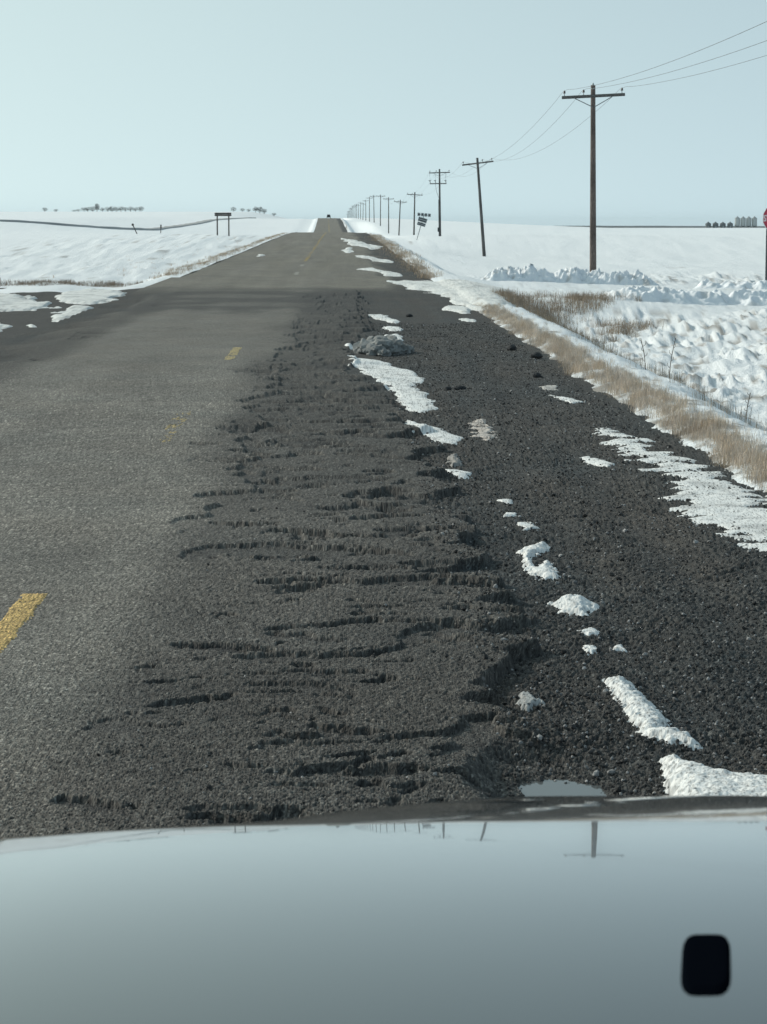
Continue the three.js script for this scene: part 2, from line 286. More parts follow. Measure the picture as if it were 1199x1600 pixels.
// outlines on the ground in metres: [x, d] pairs
const OUT = {
  P1: [[0.16,34.54],[0.28,34.95],[0.73,33.58],[1.04,31.51],[1.08,29.91],[0.94,28.63],[1.04,27.29],[1.1,25.7],[0.88,24.7],[0.73,24.99],[0.68,26.33],[0.62,28.4],[0.41,30.15],[0.25,32.14]],
  P2: [[0.67,23.73],[0.77,23.45],[1.0,22.62],[1.16,21.82],[1.08,21.22],[0.94,21.31],[0.81,21.82],[0.69,22.71]],
  P3: [[2.55,22.62],[2.7,22.44],[2.81,21.05],[2.96,20.07],[3.01,18.6],[3.11,16.63],[3.17,15.48],[2.73,13.3],[2.63,14.01],[2.54,14.64],[2.49,15.6],[2.47,16.7],[2.65,18.23],[2.59,19.75],[2.53,21.14]],
  P4: [[2.08,19.91],[2.17,19.99],[2.32,19.28],[2.23,19.05],[2.11,19.44]],
  P5: [[1.11,14.18],[1.29,14.46],[1.32,14.24],[1.2,14.01],[1.14,13.68],[1.15,13.35],[1.25,13.68],[1.25,12.94],[1.15,12.88],[1.08,13.09],[1.09,13.68]],
  P6: [[1.11,12.13],[1.24,12.28],[1.29,12.33],[1.36,12.04],[1.26,11.71],[1.17,11.8]],
  P7: [[1.17,10.06],[1.28,10.02],[1.3,9.7],[1.33,9.4],[1.34,9.21],[1.3,9.03],[1.37,8.96],[1.41,8.78],[1.37,8.75],[1.27,8.82],[1.19,8.96],[1.18,9.4],[1.17,9.78]],
  P8: [[1.2,8.47],[1.26,8.54],[1.3,8.37],[1.38,8.24],[1.55,8.14],[1.76,8.04],[1.66,7.58],[1.15,7.58],[1.18,8.21]],
  S1: [[1.17,16.83],[1.27,16.77],[1.24,16.57],[1.16,16.63]],
  S2: [[1.14,16.05],[1.25,15.98],[1.23,15.86],[1.15,15.86]],
  S3: [[1.2,15.42],[1.3,15.6],[1.31,15.24],[1.21,15.11]],
  S4: [[0.86,18.9],[0.96,18.83],[1.09,18.6],[1.01,18.31],[0.87,18.53]],
  S5: [[2.49,27.18],[2.65,26.96],[2.78,26.22],[2.62,25.91]],
  S6: [[1.18,11.25],[1.26,11.34],[1.3,11.2],[1.22,11.16]],
  S7: [[1.17,10.94],[1.23,10.94],[1.24,10.81],[1.17,10.72]],
  S8: [[1.31,10.98],[1.37,11.03],[1.37,10.89],[1.32,10.89]],
  S9: [[2.49,28.74],[2.75,28.97],[2.68,28.29],[2.51,28.29]],
  D1: [[1.34,23.64],[1.48,23.82],[1.49,22.17],[1.38,21.65],[1.28,22.17],[1.37,23.08]],
  D2: [[0.94,19.99],[1.03,20.07],[1.02,19.28],[0.93,19.13]],
  D3: [[0.75,9.7],[0.82,9.78],[0.86,9.59],[0.78,9.44],[0.75,9.51]],
  T1: [[0.52,51.27],[0.98,51.27],[1.2,47.91],[1.14,46.59],[0.89,48.1]],
  T2: [[0.87,45.85],[1.18,45.13],[1.14,43.53],[0.9,43.53]],
  T3: [[0.78,42.33],[1.13,42.33],[1.1,40.19],[0.81,40.03]],
  T4: [[0.09,37.86],[0.33,37.71],[0.32,36.96],[0.14,36.96]],
  F0: [[0.05,205.7],[1.46,182.48],[3.01,158.06],[1.99,147.1],[0.75,161.24]],
  F1: [[0.16,144.77],[0.71,152.48],[0.79,137.45],[0.49,128.94],[0.19,137.45]],
  F2: [[0.61,122.91],[1.49,122.91],[2.42,113.93],[2.58,107.74],[2.05,107.74],[1.24,115.77]],
  F3: [[0.61,92.57],[1.39,93.69],[2.07,89.31],[2.35,84.45],[1.96,84.45],[1.32,88.6]],
  F4: [[1.41,76.43],[2.15,78.6],[3.17,77.04],[4.33,74.92],[5.27,70.85],[4.18,56.21],[3.4,53.58],[3.17,56.21],[3.02,58.49],[2.91,62.35],[2.57,67.81],[1.97,72.28]],
  A: [[-6.45,51.07],[-6.75,55.76],[-6.65,58.73],[-6.17,57.57],[-5.91,52.52],[-6.01,49.66]],
  B: [[-7.96,64.63],[-8.4,72.86],[-8.04,74.33],[-6.42,69.17],[-6.2,61.61],[-6.48,60.15],[-6.81,60.15],[-7.43,62.1]],
  C: [[-11.18,68.62],[-9.85,67.27],[-9.37,66.73],[-7.1,58.26],[-7.49,56.88],[-8.21,55.98],[-8.78,53.79]],
  D: [[-6.53,48.29],[-6.35,48.29],[-6.19,47.34],[-6.37,47.34]],
  E: [[-7.9,50.06],[-7.29,49.66],[-6.9,48.29],[-6.75,45.13],[-7.12,45.13]],
  RE1: [[2.48,56.43],[2.9,55.54],[3.07,53.15],[2.79,51.89],[2.53,54.22]],
  RE2: [[2.57,49.07],[2.87,48.49],[2.79,47.15],[2.55,47.53]],
  RE3: [[2.89,60.15],[3.28,59.67],[3.37,53.15],[3.11,53.79]],
  K1: [[-4.41,124.89],[-4.13,126.9],[-3.92,121.45],[-4.19,119.52]],
};

// ---------- snow left on the road ----------
function polyDist(P, x, y) { // signed distance, positive inside
  let best = 1e9, inside = false;
  for (let i = 0, j = P.length - 1; i < P.length; j = i++) {
    const [ax, ay] = P[j], [bx, by] = P[i], vx = bx - ax, vy = by - ay, t = clamp(((x - ax) * vx + (y - ay) * vy) / (vx * vx + vy * vy + 1e-9), 0, 1);
    best = Math.min(best, (x - ax - vx * t) ** 2 + (y - ay - vy * t) ** 2);
    if ((ay > y) !== (by > y) && x < (bx - ax) * (y - ay) / (by - ay) + ax) inside = !inside;
  }
  return Math.sqrt(best) * (inside ? 1 : -1);
}
// a low ragged sheet grown over an outline; thick = height in metres, ragged = how far the edge wanders
function overlay(P, { thick = 0.03, ragged = 0.06, rim = 0.06, freq = 6, stretch = 0.6, base = evened, tint, speck = 0.5, lump = 0.3, mid = 0 }) {
  let x0 = 1e9, x1 = -1e9, d0 = 1e9, d1 = -1e9;
  for (const [x, d] of P) { x0 = Math.min(x0, x); x1 = Math.max(x1, x); d0 = Math.min(d0, d); d1 = Math.max(d1, d); }
  const m = ragged * 1.3 + rim; x0 -= m; x1 += m; d0 -= m * 1.6; d1 += m * 1.6;
  const dm = (d0 + d1) / 2, sx = Math.max(0.004, dm / 2303 * 0.8), sz = Math.max(0.008, dm * dm / 4468 * 0.5);
  const nc = clamp(Math.ceil((x1 - x0) / sx), 12, 260), nr = clamp(Math.ceil((d1 - d0) / sz), 12, 320);
  return sheet(nr, nc, (i, j, o) => {
    const x = mix(x0, x1, j / (nc - 1)), d = mix(d0, d1, i / (nr - 1));
    const n = fbm(x * freq + 7, d * freq * stretch, 4), s = polyDist(P, x, d) + ragged * n * 1.2;
    const t = clamp(s / rim, -1, 1), prof = t > 0 ? t * (2 - t) : t;
    const lm = 1 + lump * fbm(x * freq * 0.9, d * freq * 0.8 + 5, 3);
    o[0] = x; o[2] = d; o[1] = base(x, d) + (t > 0 ? thick * prof * lm + 0.002 : 0.03 * t) - mid;
    const g = fbm(x * 85, d * 60, 2), sp = speck * S(0.08, 0.35, g) + 0.30 * S(-0.1, 0.5, fbm(x * freq * 1.3 + 40, d * freq, 3));
    const c = tint ?? [0.96, 0.945, 0.92], k = clamp(1 - sp, 0.12, 1);
    o[3] = c[0] * k; o[4] = c[1] * k * 0.99; o[5] = c[2] * k * 0.97;
    return s > -rim * 0.9;
  }, true);
}
function snowPatch(key, label, opt = {}, mat = M.snowNear, grp) { return tag(mesh('snow_patch', overlay(OUT[key], opt), mat), label, 'snow patch', grp); }
const crisp = { speck: 0.6 };
snowPatch('P1', 'largest white snow patch in the gravel below the slush heap', { thick: 0.016, ragged: 0.13, rim: 0.12, freq: 3, stretch: 0.6, speck: 0.55, lump: 0.15 });
snowPatch('P2', 'curved white snow patch just nearer than the largest one', { thick: 0.016, ragged: 0.07, rim: 0.09, freq: 4, stretch: 0.6, speck: 0.5, lump: 0.15 });
snowPatch('P3', 'long streaky snow patch beside the dry grass at right edge', { thick: 0.011, ragged: 0.34, rim: 0.16, freq: 2.6, stretch: 1.5, speck: 0.5, lump: 0.15 });
snowPatch('P4', 'slim snow sliver left of the long streaky patch', { thick: 0.009, ragged: 0.05, rim: 0.05, freq: 7, stretch: 1.2, lump: 0.1 });
snowPatch('P5', 'crescent shaped snow clump in the black gravel', { thick: 0.03, ragged: 0.05, rim: 0.07, freq: 16, stretch: 1, lump: 0.5, speck: 0.35 });
snowPatch('P6', 'pointed snow clump below the crescent shaped one', { thick: 0.045, ragged: 0.05, rim: 0.13, freq: 16, stretch: 1, lump: 0.45, speck: 0.35 });
snowPatch('P7', 'ridge of crusty snow running diagonally ahead of the hood', { thick: 0.035, ragged: 0.035, rim: 0.07, freq: 18, stretch: 1, lump: 0.35, speck: 0.6 });
snowPatch('P8', 'thick crusty snow bank touching the hood line at right', { thick: 0.06, ragged: 0.03, rim: 0.10, freq: 18, stretch: 1, lump: 0.2, speck: 0.55 });
snowPatch('S1', 'tiny upper snow fleck above the crescent clump', { thick: 0.011, ragged: 0.03, rim: 0.03, freq: 12 });
snowPatch('S2', 'tiny middle snow fleck above the crescent clump', { thick: 0.011, ragged: 0.045, rim: 0.03, freq: 14 });
snowPatch('S3', 'small broken snow fleck right above the crescent clump', { thick: 0.011, ragged: 0.06, rim: 0.03, freq: 16 });
snowPatch('S4', 'small flat snow patch nearer than the curved one', { thick: 0.011, ragged: 0.06, rim: 0.04, freq: 9 });
snowPatch('S5', 'narrow snow patch on far gravel toward the grass', { thick: 0.011, ragged: 0.075, rim: 0.05, freq: 7 });
snowPatch('S6', 'upper of the two thin snow scraps below the pointed clump', { thick: 0.011, ragged: 0.038, rim: 0.03, freq: 18 });
snowPatch('S7', 'lower of the two thin snow scraps below the pointed clump', { thick: 0.011, ragged: 0.033, rim: 0.025, freq: 20 });
snowPatch('S8', 'little snow scrap right of the two thin scraps', { thick: 0.011, ragged: 0.021, rim: 0.02, freq: 18 });
snowPatch('S9', 'thin dirty snow streak beyond the narrow patch by the grass', { thick: 0.01, ragged: 0.07, rim: 0.05, freq: 6, tint: [0.6, 0.56, 0.52] });
snowPatch('D1', 'brown-stained snow crumbs right of the curved patch', { thick: 0.013, ragged: 0.16, rim: 0.08, freq: 8, stretch: 1, tint: [0.66, 0.58, 0.52], speck: 0.7 });
snowPatch('D2', 'grey slush clump below the curved patch', { thick: 0.03, ragged: 0.05, rim: 0.05, freq: 14, tint: [0.34, 0.32, 0.30], speck: 0.8 });
snowPatch('D3', 'dirty slush scrap beside the broken pavement edge', { thick: 0.02, ragged: 0.05, rim: 0.03, freq: 20, tint: [0.45, 0.45, 0.44], speck: 0.8 });
snowPatch('T1', 'far snow sliver beyond the slush heap', { thick: 0.02, ragged: 0.12, rim: 0.1, freq: 4, stretch: 0.3 });
snowPatch('T2', 'snow dab between the far sliver and the slush heap', { thick: 0.02, ragged: 0.14, rim: 0.08, freq: 4 });
snowPatch('T3', 'snow dab directly behind the slush heap', { thick: 0.02, ragged: 0.14, rim: 0.08, freq: 4 });
snowPatch('T4', 'small snow streak at the left foot of the slush heap', { thick: 0.015, ragged: 0.05, rim: 0.05, freq: 6 });
const onApron = (x, d) => x < -5.4 ? Math.max(apronY(x, d), leftGround(x, d)) : surface(x, d);
const far = (f) => ({ thick: 0.05, ragged: 0.45 * f, rim: 0.3, freq: 1.2, stretch: 0.25, speck: 0.15 });
snowPatch('F0', 'farthest snow drift finger reaching onto the road', far(1.2), M.snow);
snowPatch('F1', 'smallest snow finger near the far right road edge', far(0.7), M.snow);
snowPatch('F2', 'middle snow drift finger past the junction', far(1), M.snow);
snowPatch('F3', 'nearest snow drift finger just past the junction', far(1), M.snow);
snowPatch('F4', 'broad snow drift over the mouth of the right side road', { thick: 0.07, ragged: 0.45, rim: 0.5, freq: 1.2, stretch: 0.5, speck: 0.15 }, M.snow);
snowPatch('K1', 'lone snow dab on the left lane past the junction', { thick: 0.035, ragged: 0.2, rim: 0.15, freq: 1.5 }, M.snow);
const left = { base: onApron, thick: 0.05, ragged: 0.5, rim: 0.25, freq: 1.6, stretch: 0.35, speck: 0.15 };
snowPatch('A', 'snow patch nearest the lane on the left side road', left, M.snow);
snowPatch('B', 'broad snow patch in the middle of the left side road', left, M.snow);
snowPatch('C', 'snow patch at the left picture edge on the side road', { ...left, ragged: 0.8 }, M.snow);
snowPatch('D', 'tiny snow dab alone on the left gravel apron', { ...left, thick: 0.03, ragged: 0.1, rim: 0.1 }, M.snow);
snowPatch('E', 'brown-edged snow wedge at the left picture edge', { ...left, ragged: 0.4 }, M.snow);
snowPatch('RE1', 'snow streak at the gravel corner by the right junction', { ...left, ragged: 0.25, rim: 0.12 }, M.snow);
snowPatch('RE2', 'thin snow dash nearer than the junction corner', { ...left, thick: 0.02, ragged: 0.12, rim: 0.1 }, M.snow);
snowPatch('RE3', 'snow strip between gravel and grass at junction corner', { ...left, ragged: 0.2, rim: 0.12 }, M.snow);

// ---------- meltwater ----------
const water = new THREE.MeshPhysicalMaterial({ color: RGB(0.10, 0.11, 0.11), roughness: 0.04, ior: 1.33, specularIntensity: 1 });
const pool = (P, y) => { const s = new THREE.Shape(P.map(([x, d]) => new THREE.Vector2(x, d))); const g = new THREE.ShapeGeometry(s); g.rotateX(-Math.PI / 2); g.translate(0, y, 0); return g; };
struct(mesh('puddle', pool([[0.45, 7.5], [0.45, 8.6], [1.12, 8.6], [1.12, 7.5]], -0.110), water), 'sky-reflecting meltwater puddle at the hood line');

// ---------- worn yellow centre marks ----------
function dash(d0, d1, w, worn, tint, label) {
  const uc = -1.61, dm = (d0 + d1) / 2, nc = clamp(Math.ceil(w * 1.4 / (dm / 2303 * 0.8)), 10, 90), nr = clamp(Math.ceil((d1 - d0 + 0.2) / Math.max(0.015, dm * dm / 4468 * 0.7)), 12, 260);
  const g = sheet(nr, nc, (i, j, o) => {
    const d = mix(d0 - 0.1, d1 + 0.1, i / (nr - 1)), x = uc + bend(d) + mix(-0.7, 0.7, j / (nc - 1)) * w, R = roadAt(x, d), u = x - uc - bend(d);
    const s = Math.min(w / 2 - Math.abs(u) + 0.015 * noise(d * 5, u * 20), d - d0, d1 - d), n = fbm(x * 28, d * 20, 3) + 0.5 * noise(x * 5, d * 2.5);
    const t = Math.min(s / 0.012, (n + 0.75 - worn * 1.5) / 0.12);
    o[0] = x; o[2] = d; o[1] = R.h + clamp(t, -1, 1) * 0.0045; const k = 1 + 0.22 * n;
    o[3] = tint[0] * k; o[4] = tint[1] * k; o[5] = tint[2] * k;
    return t > -0.9;
  }, true);
  struct(mesh('lane_marking', g, M.paint), label);
}
dash(9.0, 12.05, 0.13, 0.15, [1.25, 0.85, 0.30], 'bright yellow centre dash at left picture edge');
dash(20.6, 24.0, 0.14, 0.62, [0.75, 0.58, 0.26], 'nearly worn away yellow centre dash');
dash(33.2, 36.6, 0.14, 0.35, [0.85, 0.68, 0.32], 'faded yellow centre dash in the middle distance');
dash(105, 330, 0.16, 0.35, [0.62, 0.46, 0.18], 'far yellow centre line running over the crest');
dash(585, 955, 0.3, 0.2, [0.55, 0.45, 0.24], 'yellow centre line on the farthest rise');
for (const [a, b] of [[84, 88], [98, 101]]) dash(a, b, 0.16, 0.4, [0.72, 0.70, 0.62], 'pale centre dash beyond the junction');

// ---------- ploughed snow banks ----------
function bank(name, label, line, width, height, opt = {}) {
  const f = opt.freq ?? 1.5, P = new THREE.CatmullRomCurve3(line.map(([x, d]) => new THREE.Vector3(x, 0, d))), L = P.getLength(), nr = Math.ceil(L / (opt.cell ?? 0.05)), nc = Math.ceil(width / (opt.cell ?? 0.05)) + 1;
  const pts = P.getSpacedPoints(nr);
  const g = sheet(nr + 1, nc, (i, j, o) => {
    const p = pts[i], q = pts[Math.min(nr, i + 1)], b = pts[Math.max(0, i - 1)], tx = q.x - b.x, tz = q.z - b.z, l = Math.hypot(tx, tz), s = mix(-1, 1, j / (nc - 1));
    const x = p.x - tz / l * s * width / 2, d = p.z + tx / l * s * width / 2, end = S(0, 0.12, i / nr) * S(0, 0.12, 1 - i / nr);
    const c = 1 - 1.6 * Math.abs(noise(x * f, d * f)), c2 = 1 - 1.6 * Math.abs(noise(x * f * 2.3 + 9, d * f * 2.3)), n = fbm(x * 1.1, d * 1.1, 3);
    const body = Math.max(0, 1 - s * s) * end * Math.max(0.05, 0.5 + 0.75 * n + 0.5 * (c - 0.5) + 0.34 * (c2 - 0.5) + 0.15 * noise(x * 9, d * 9));
    const hh = height * body - 0.06 * (1 - Math.max(0, 1 - s * s) * end * 1.5);
    const dirt = clamp(0.75 * S(0.15, 0.45, fbm(x * 2.2 + 4, d * 2.2, 3)) * (opt.dirt ?? 0.5), 0, 0.8);
    o[0] = x; o[2] = d; o[1] = ground(x, d) + hh; o[3] = mix(1, 0.42, dirt); o[4] = mix(1, 0.38, dirt); o[5] = mix(1, 0.33, dirt);
  });
  return tag(mesh(name, g, M.snowNear), label, 'snow bank', 'ploughed snow along the side road');
}
bank('snow_bank', 'lumpy ploughed snow bank at the foot of nearest utility pole', [[4.9, 83.5], [7, 84.2], [9.4, 84.6], [11.9, 84.4]], 1.5, 0.52, { freq: 2.2, dirt: 0.75 });
bank('snow_bank', 'low ploughed snow bank below the stop sign', [[12.2, 80.5], [14, 79.8], [17, 79.3]], 1.3, 0.28, { freq: 1.8, dirt: 0.8 });
bank('snow_bank', 'long ploughed snow bank on the near side of side road', [[7.2, 66.5], [9.5, 66.9], [12.5, 67.2], [16, 67.4]], 2.2, 0.42, { freq: 1.1, dirt: 0.45 });

// ---------- slush heap, rocks ----------
const rockGeo = (r, seedx, rough = 0.35) => { const g = new THREE.IcosahedronGeometry(r, 4), p = g.attributes.position, c = new Float32Array(p.count * 3); for (let i = 0; i < p.count; i++) { const x = p.getX(i) / r, y = p.getY(i) / r, z = p.getZ(i) / r, k = 1 + rough * fbm(x * 1.3 + seedx, y * 1.3 + z * 1.7, 4) + 0.1 * noise(x * 6 + z * 3, y * 6 + seedx); p.setXYZ(i, p.getX(i) * k, p.getY(i) * k, p.getZ(i) * k); const v = 1 + 0.4 * noise(x * 3 + seedx, y * 3 + z * 2); c[3 * i] = c[3 * i + 1] = c[3 * i + 2] = v; } g.setAttribute('color', new THREE.BufferAttribute(c, 3)); g.computeVertexNormals(); return g; };
const slush = new THREE.MeshStandardMaterial({ vertexColors: true, color: RGB(0.36, 0.365, 0.35), roughness: 0.9, bumpMap: gritBump, bumpScale: 0.01 });
const stoneMat = new THREE.MeshStandardMaterial({ vertexColors: true, color: RGB(0.035, 0.037, 0.038), roughness: 0.9 });
{
  const parts = [];
  for (const [x, d, r, sy, sx] of [[0.42, 34.9, 0.13, 0.9, 1.1], [0.62, 34.6, 0.15, 0.95, 1.2], [0.56, 34.3, 0.10, 0.8, 1.2], [0.78, 34.8, 0.14, 0.85, 1.2], [0.92, 34.9, 0.10, 0.9, 1.5], [0.70, 35.2, 0.15, 0.95, 1.3], [0.50, 35.3, 0.13, 0.9, 1.1], [1.02, 35.1, 0.07, 0.8, 1.6], [0.66, 34.15, 0.07, 0.8, 1.2], [0.37, 34.6, 0.07, 0.8, 1.1], [0.84, 34.45, 0.06, 0.8, 1.3]]) {
    const g = rockGeo(r * 1.3, x * 13, 0.7); g.scale(sx, sy, 1.4); g.translate(x, roadAt(x, d + 1.35).h + r * 0.6, -d - 1.35); parts.push(g);
  }
  tag(mesh('slush_heap', mergeGeometries(parts), slush), 'heap of frozen grey slush lumps standing on the gravel', 'slush heap');
}
for (const [x, d, r, sx, label] of [[1.33, 28.3, 0.035, 1.3, 'small black stone left of its flatter neighbour'], [1.47, 28.25, 0.04, 1.9, 'flat dark stone near the largest snow patch'], [2.77, 37.1, 0.08, 1.0, 'dark clod at the far gravel edge'], [2.98, 34.9, 0.07, 1.3, 'dark lump among snow at the gravel edge'], [2.62, 30.6, 0.05, 1.2, 'grey clod farther up the gravel shoulder'], [1.52, 50.5, 0.05, 1.4, 'tiny black stone near the junction']]) {
  const g = rockGeo(r, x * 7); g.scale(sx, 0.8, 1); tag(mesh('rock', g, stoneMat), label, 'rock', 'stones on the gravel').position.set(x, surface(x, d) + r * 0.5, -d);
}
{ // loose chips scattered over the gravel and the broken lane: far too many to count
  const g = new THREE.IcosahedronGeometry(1, 0); { const p = g.attributes.position; for (let i = 0; i < p.count; i++) { const k = 1 + 0.3 * noise(p.getX(i) * 2.1 + 5, p.getY(i) * 2 + p.getZ(i)); p.setXYZ(i, p.getX(i) * k, p.getY(i) * k * 0.7, p.getZ(i) * k); } g.computeVertexNormals(); }
  const N = 42000, im = new THREE.InstancedMesh(g, new THREE.MeshStandardMaterial({ color: RGB(1, 1, 1), roughness: 0.9 }), N), o = new THREE.Object3D(), c = new THREE.Color();
  for (let i = 0; i < N; i++) {
    const d = 7 + 40 * Math.pow(rnd(), 2.2), right = rnd() < 0.93, lim = 0.19 * d + 0.6, x = right ? rr(0.6, Math.min(3.05, lim + 0.3)) : rr(-0.9, 0.7), R = roadAt(x, d), s = rr(0.003, 0.0075) * (rnd() < 0.06 ? 1.9 : 1) * (right ? 1 : 0.6) * (1 + d / 150);
    o.position.set(x, R.h + s * 0.3, -d); o.rotation.set(rr(0, 6), rr(0, 6), rr(0, 6)); o.scale.set(s * rr(0.7, 1.4), s, s * rr(0.7, 1.4)); o.updateMatrix(); im.setMatrixAt(i, o.matrix);
    const k = rnd() < 0.17 ? rr(0.14, 0.42) : rr(0.025, 0.075); im.setColorAt(i, c.setRGB(k, k * 0.97, k * 0.93));
  }
  im.name = 'loose_gravel'; im.castShadow = im.receiveShadow = true; scene.add(im); stuff(im, 'loose chips of broken asphalt and gravel');
}

// ---------- dry grass ----------
function tuftGeo(n, h, spread, w) {
  const pos = [], idx = [];
  for (let i = 0; i < n; i++) {
    const a = rr(0, 6.283), r = spread * Math.sqrt(rnd()), x = r * Math.cos(a), z = r * Math.sin(a), hh = h * rr(0.5, 1.1), b = rr(0, 6.283), le = hh * rr(0.1, 0.55), dx = Math.cos(b), dz = Math.sin(b), k = pos.length / 3, ww = w * rr(0.7, 1.3);
    pos.push(x - dz * ww, -0.03, z + dx * ww, x + dz * ww, -0.03, z - dx * ww, x + dx * le * 0.3 - dz * ww * 0.8, hh * 0.6, z + dz * le * 0.3 + dx * ww * 0.8, x + dx * le * 0.3 + dz * ww * 0.8, hh * 0.6, z + dz * le * 0.3 - dx * ww * 0.8, x + dx * le, hh, z + dz * le);
    idx.push(k, k + 1, k + 3, k, k + 3, k + 2, k + 2, k + 3, k + 4);
  }
  const g = new THREE.BufferGeometry(); g.setAttribute('position', new THREE.Float32BufferAttribute(pos, 3)); g.setIndex(idx); g.computeVertexNormals(); return g;
}
const straw = new THREE.MeshPhysicalMaterial({ color: RGB(1, 1, 1), roughness: 0.9, side: THREE.DoubleSide });
function grass(name, label, n, geo, place, tone) {
  const im = new THREE.InstancedMesh(geo, straw, n), o = new THREE.Object3D(), c = new THREE.Color();
  for (let i = 0; i < n; i++) { const [x, d, s] = place(); o.position.set(x, ground(x, d), -d); o.rotation.set(rr(-0.2, 0.2), rr(0, 6.28), rr(-0.2, 0.2)); o.scale.setScalar(s); o.updateMatrix(); im.setMatrixAt(i, o.matrix); const k = rr(0.65, 1.2), t = rnd(); im.setColorAt(i, c.setRGB(tone[0] * k, tone[1] * k * mix(0.92, 1.05, t), tone[2] * k * mix(0.8, 1.15, t))); }
  im.name = numbered(name); im.castShadow = im.receiveShadow = true; scene.add(im); return stuff(im, label);
}
const TAN = [0.60, 0.515, 0.42];
grass('dry_grass', 'tan dry grass along the right edge of the gravel', 7400, tuftGeo(11, 0.13, 0.07, 0.0022), () => { const d = 12 + 46 * Math.pow(rnd(), 1.25), e = 0.42 + 0.1 * noise(d * 0.3, 2) + (rnd() + rnd() - 1) * 0.30 + (rnd() < 0.06 ? rr(0, 0.4) : 0); const cl = 0.75 + 0.55 * noise(d * 1.3, e * 3); return [3.02 + e, d, cl * rr(0.45, 1.15) * (1 - 0.25 * S(30, 55, d))]; }, TAN);
grass('dry_grass', 'sparse dry stalks in the snow beyond the grass verge', 700, tuftGeo(5, 0.28, 0.1, 0.0022), () => { const d = rr(14, 52), e = 1.1 + Math.abs(rnd() + rnd() + rnd() - 1.5) * 1.3; return [3.05 + e, d, rr(0.4, 1)]; }, [0.26, 0.21, 0.15]);
grass('dry_grass', 'brown grass on the ditch bank by the side road', 1500, tuftGeo(9, 0.24, 0.2, 0.0035), () => { for (;;) { const x = rr(4.2, 8.6), d = rr(50, 67); const m = noise(x * 0.55 + 2, d * 0.22) + 0.35 - 0.3 * Math.abs(d - 62 - 0.4 * (x - 6)) / 4; if (m > rr(0, 0.6)) return [x, d, rr(0.4, 1.1)]; } }, [0.33, 0.26, 0.19]);
grass('dry_grass', 'tan grass bank past the junction on the right', 1500, tuftGeo(10, 0.17, 0.3, 0.006), () => { const d = 81 + 150 * Math.pow(rnd(), 1.2), e = 0.15 + 0.25 * noise(d * 0.06, 7) + (rnd() + rnd() - 1) * mix(0.35, 0.9, S(80, 110, d)); return [3.0 + e, d, rr(0.5, 1.1)]; }, [0.46, 0.36, 0.26]);
grass('dry_grass', 'short brown stubble along the left road edge', 800, tuftGeo(9, 0.16, 0.25, 0.006), () => { const d = 82 + 170 * Math.pow(rnd(), 1.3), e = 0.55 + (rnd() + rnd() - 1) * 0.7 + (rnd() < 0.15 ? rr(0, 6) : 0); return [UL + 0.5 - e, d, rr(0.4, 1)]; }, [0.40, 0.31, 0.22]);
grass('dry_grass', 'brown stubble poking through snow behind the left side road', 900, tuftGeo(9, 0.28, 0.2, 0.007), () => { const x = -rr(7.5, 17), d = 86 + 0.5 * (x + 8) + rr(-2, 3); return [x, d, rr(0.35, 1.15) * (0.7 + 0.5 * noise(x * 0.8, 1))]; }, [0.25, 0.2, 0.15]);
const stalkMat = new THREE.MeshStandardMaterial({ color: RGB(0.10, 0.085, 0.065), roughness: 0.9 });
const tube = (pts, r, seg = 16, rad = 6) => new THREE.TubeGeometry(new THREE.CatmullRomCurve3(pts.map((p) => new THREE.Vector3(...p))), seg, r, rad);
for (const [x, d, h, lean, label] of [[4.44, 31.0, 0.62, 0.08, 'taller lone weed stalk leaning right in the snow'], [4.12, 31.0, 0.48, -0.07, 'shorter weed stalk left of the taller one'], [5.05, 28.5, 0.35, 0.05, 'short weed stalk right of the tall pair']]) {
  const g = group('weed_stalk', x, ground(x, d) - 0.02, d, label, 'weed', 'dead weeds in the ditch');
  mesh('stem', tube([[0, 0, 0], [lean * 0.25, h * 0.5, 0.01], [lean, h, 0]], 0.0055), stalkMat, g);
  for (let k = 0; k < 5; k++) { const t = 0.35 + 0.14 * k, s = k % 2 ? 1 : -1; mesh('twig', tube([[lean * t * t, h * t, 0], [lean * t * t + s * 0.03, h * (t + 0.05), 0.01], [lean * t * t + s * 0.035, h * (t + 0.11), 0.015]], 0.003, 6, 5), stalkMat, g); }
}

// ---------- utility poles and wires ----------
const barkTex = canvasTex(256, (i, j) => { const k = 0.72 + 0.16 * tn(i / 4, j / 64, 64 > 4 ? 4 : 4, 3) + 0.12 * tn(i / 2, j / 16, 16, 8) + 0.1 * tn(i / 8, j / 8, 32, 2); return [k, k, k]; }, true);
const wood = new THREE.MeshStandardMaterial({ color: RGB(0.31, 0.245, 0.215), map: barkTex, bumpMap: barkTex, bumpScale: 0.01, roughness: 0.92 });
const greyWood = new THREE.MeshStandardMaterial({ color: RGB(0.25, 0.245, 0.235), map: barkTex, bumpMap: barkTex, bumpScale: 0.008, roughness: 0.92 });
const steel = new THREE.MeshStandardMaterial({ color: RGB(0.16, 0.165, 0.17), metalness: 0.5, roughness: 0.55 });
const darkSteel = new THREE.MeshStandardMaterial({ color: RGB(0.05, 0.055, 0.06), metalness: 0.3, roughness: 0.6 });
const porcelain = new THREE.MeshStandardMaterial({ color: RGB(0.09, 0.075, 0.07), roughness: 0.3 });
const capMat = new THREE.MeshStandardMaterial({ color: RGB(0.33, 0.37, 0.36), metalness: 0.4, roughness: 0.6 });
const insulatorGeo = new THREE.LatheGeometry([[0.012, -0.1], [0.012, 0], [0.05, 0.005], [0.055, 0.03], [0.035, 0.045], [0.045, 0.07], [0.03, 0.1], [0.025, 0.11], [0, 0.12]].map(([x, y]) => new THREE.Vector2(x, y)), 12);
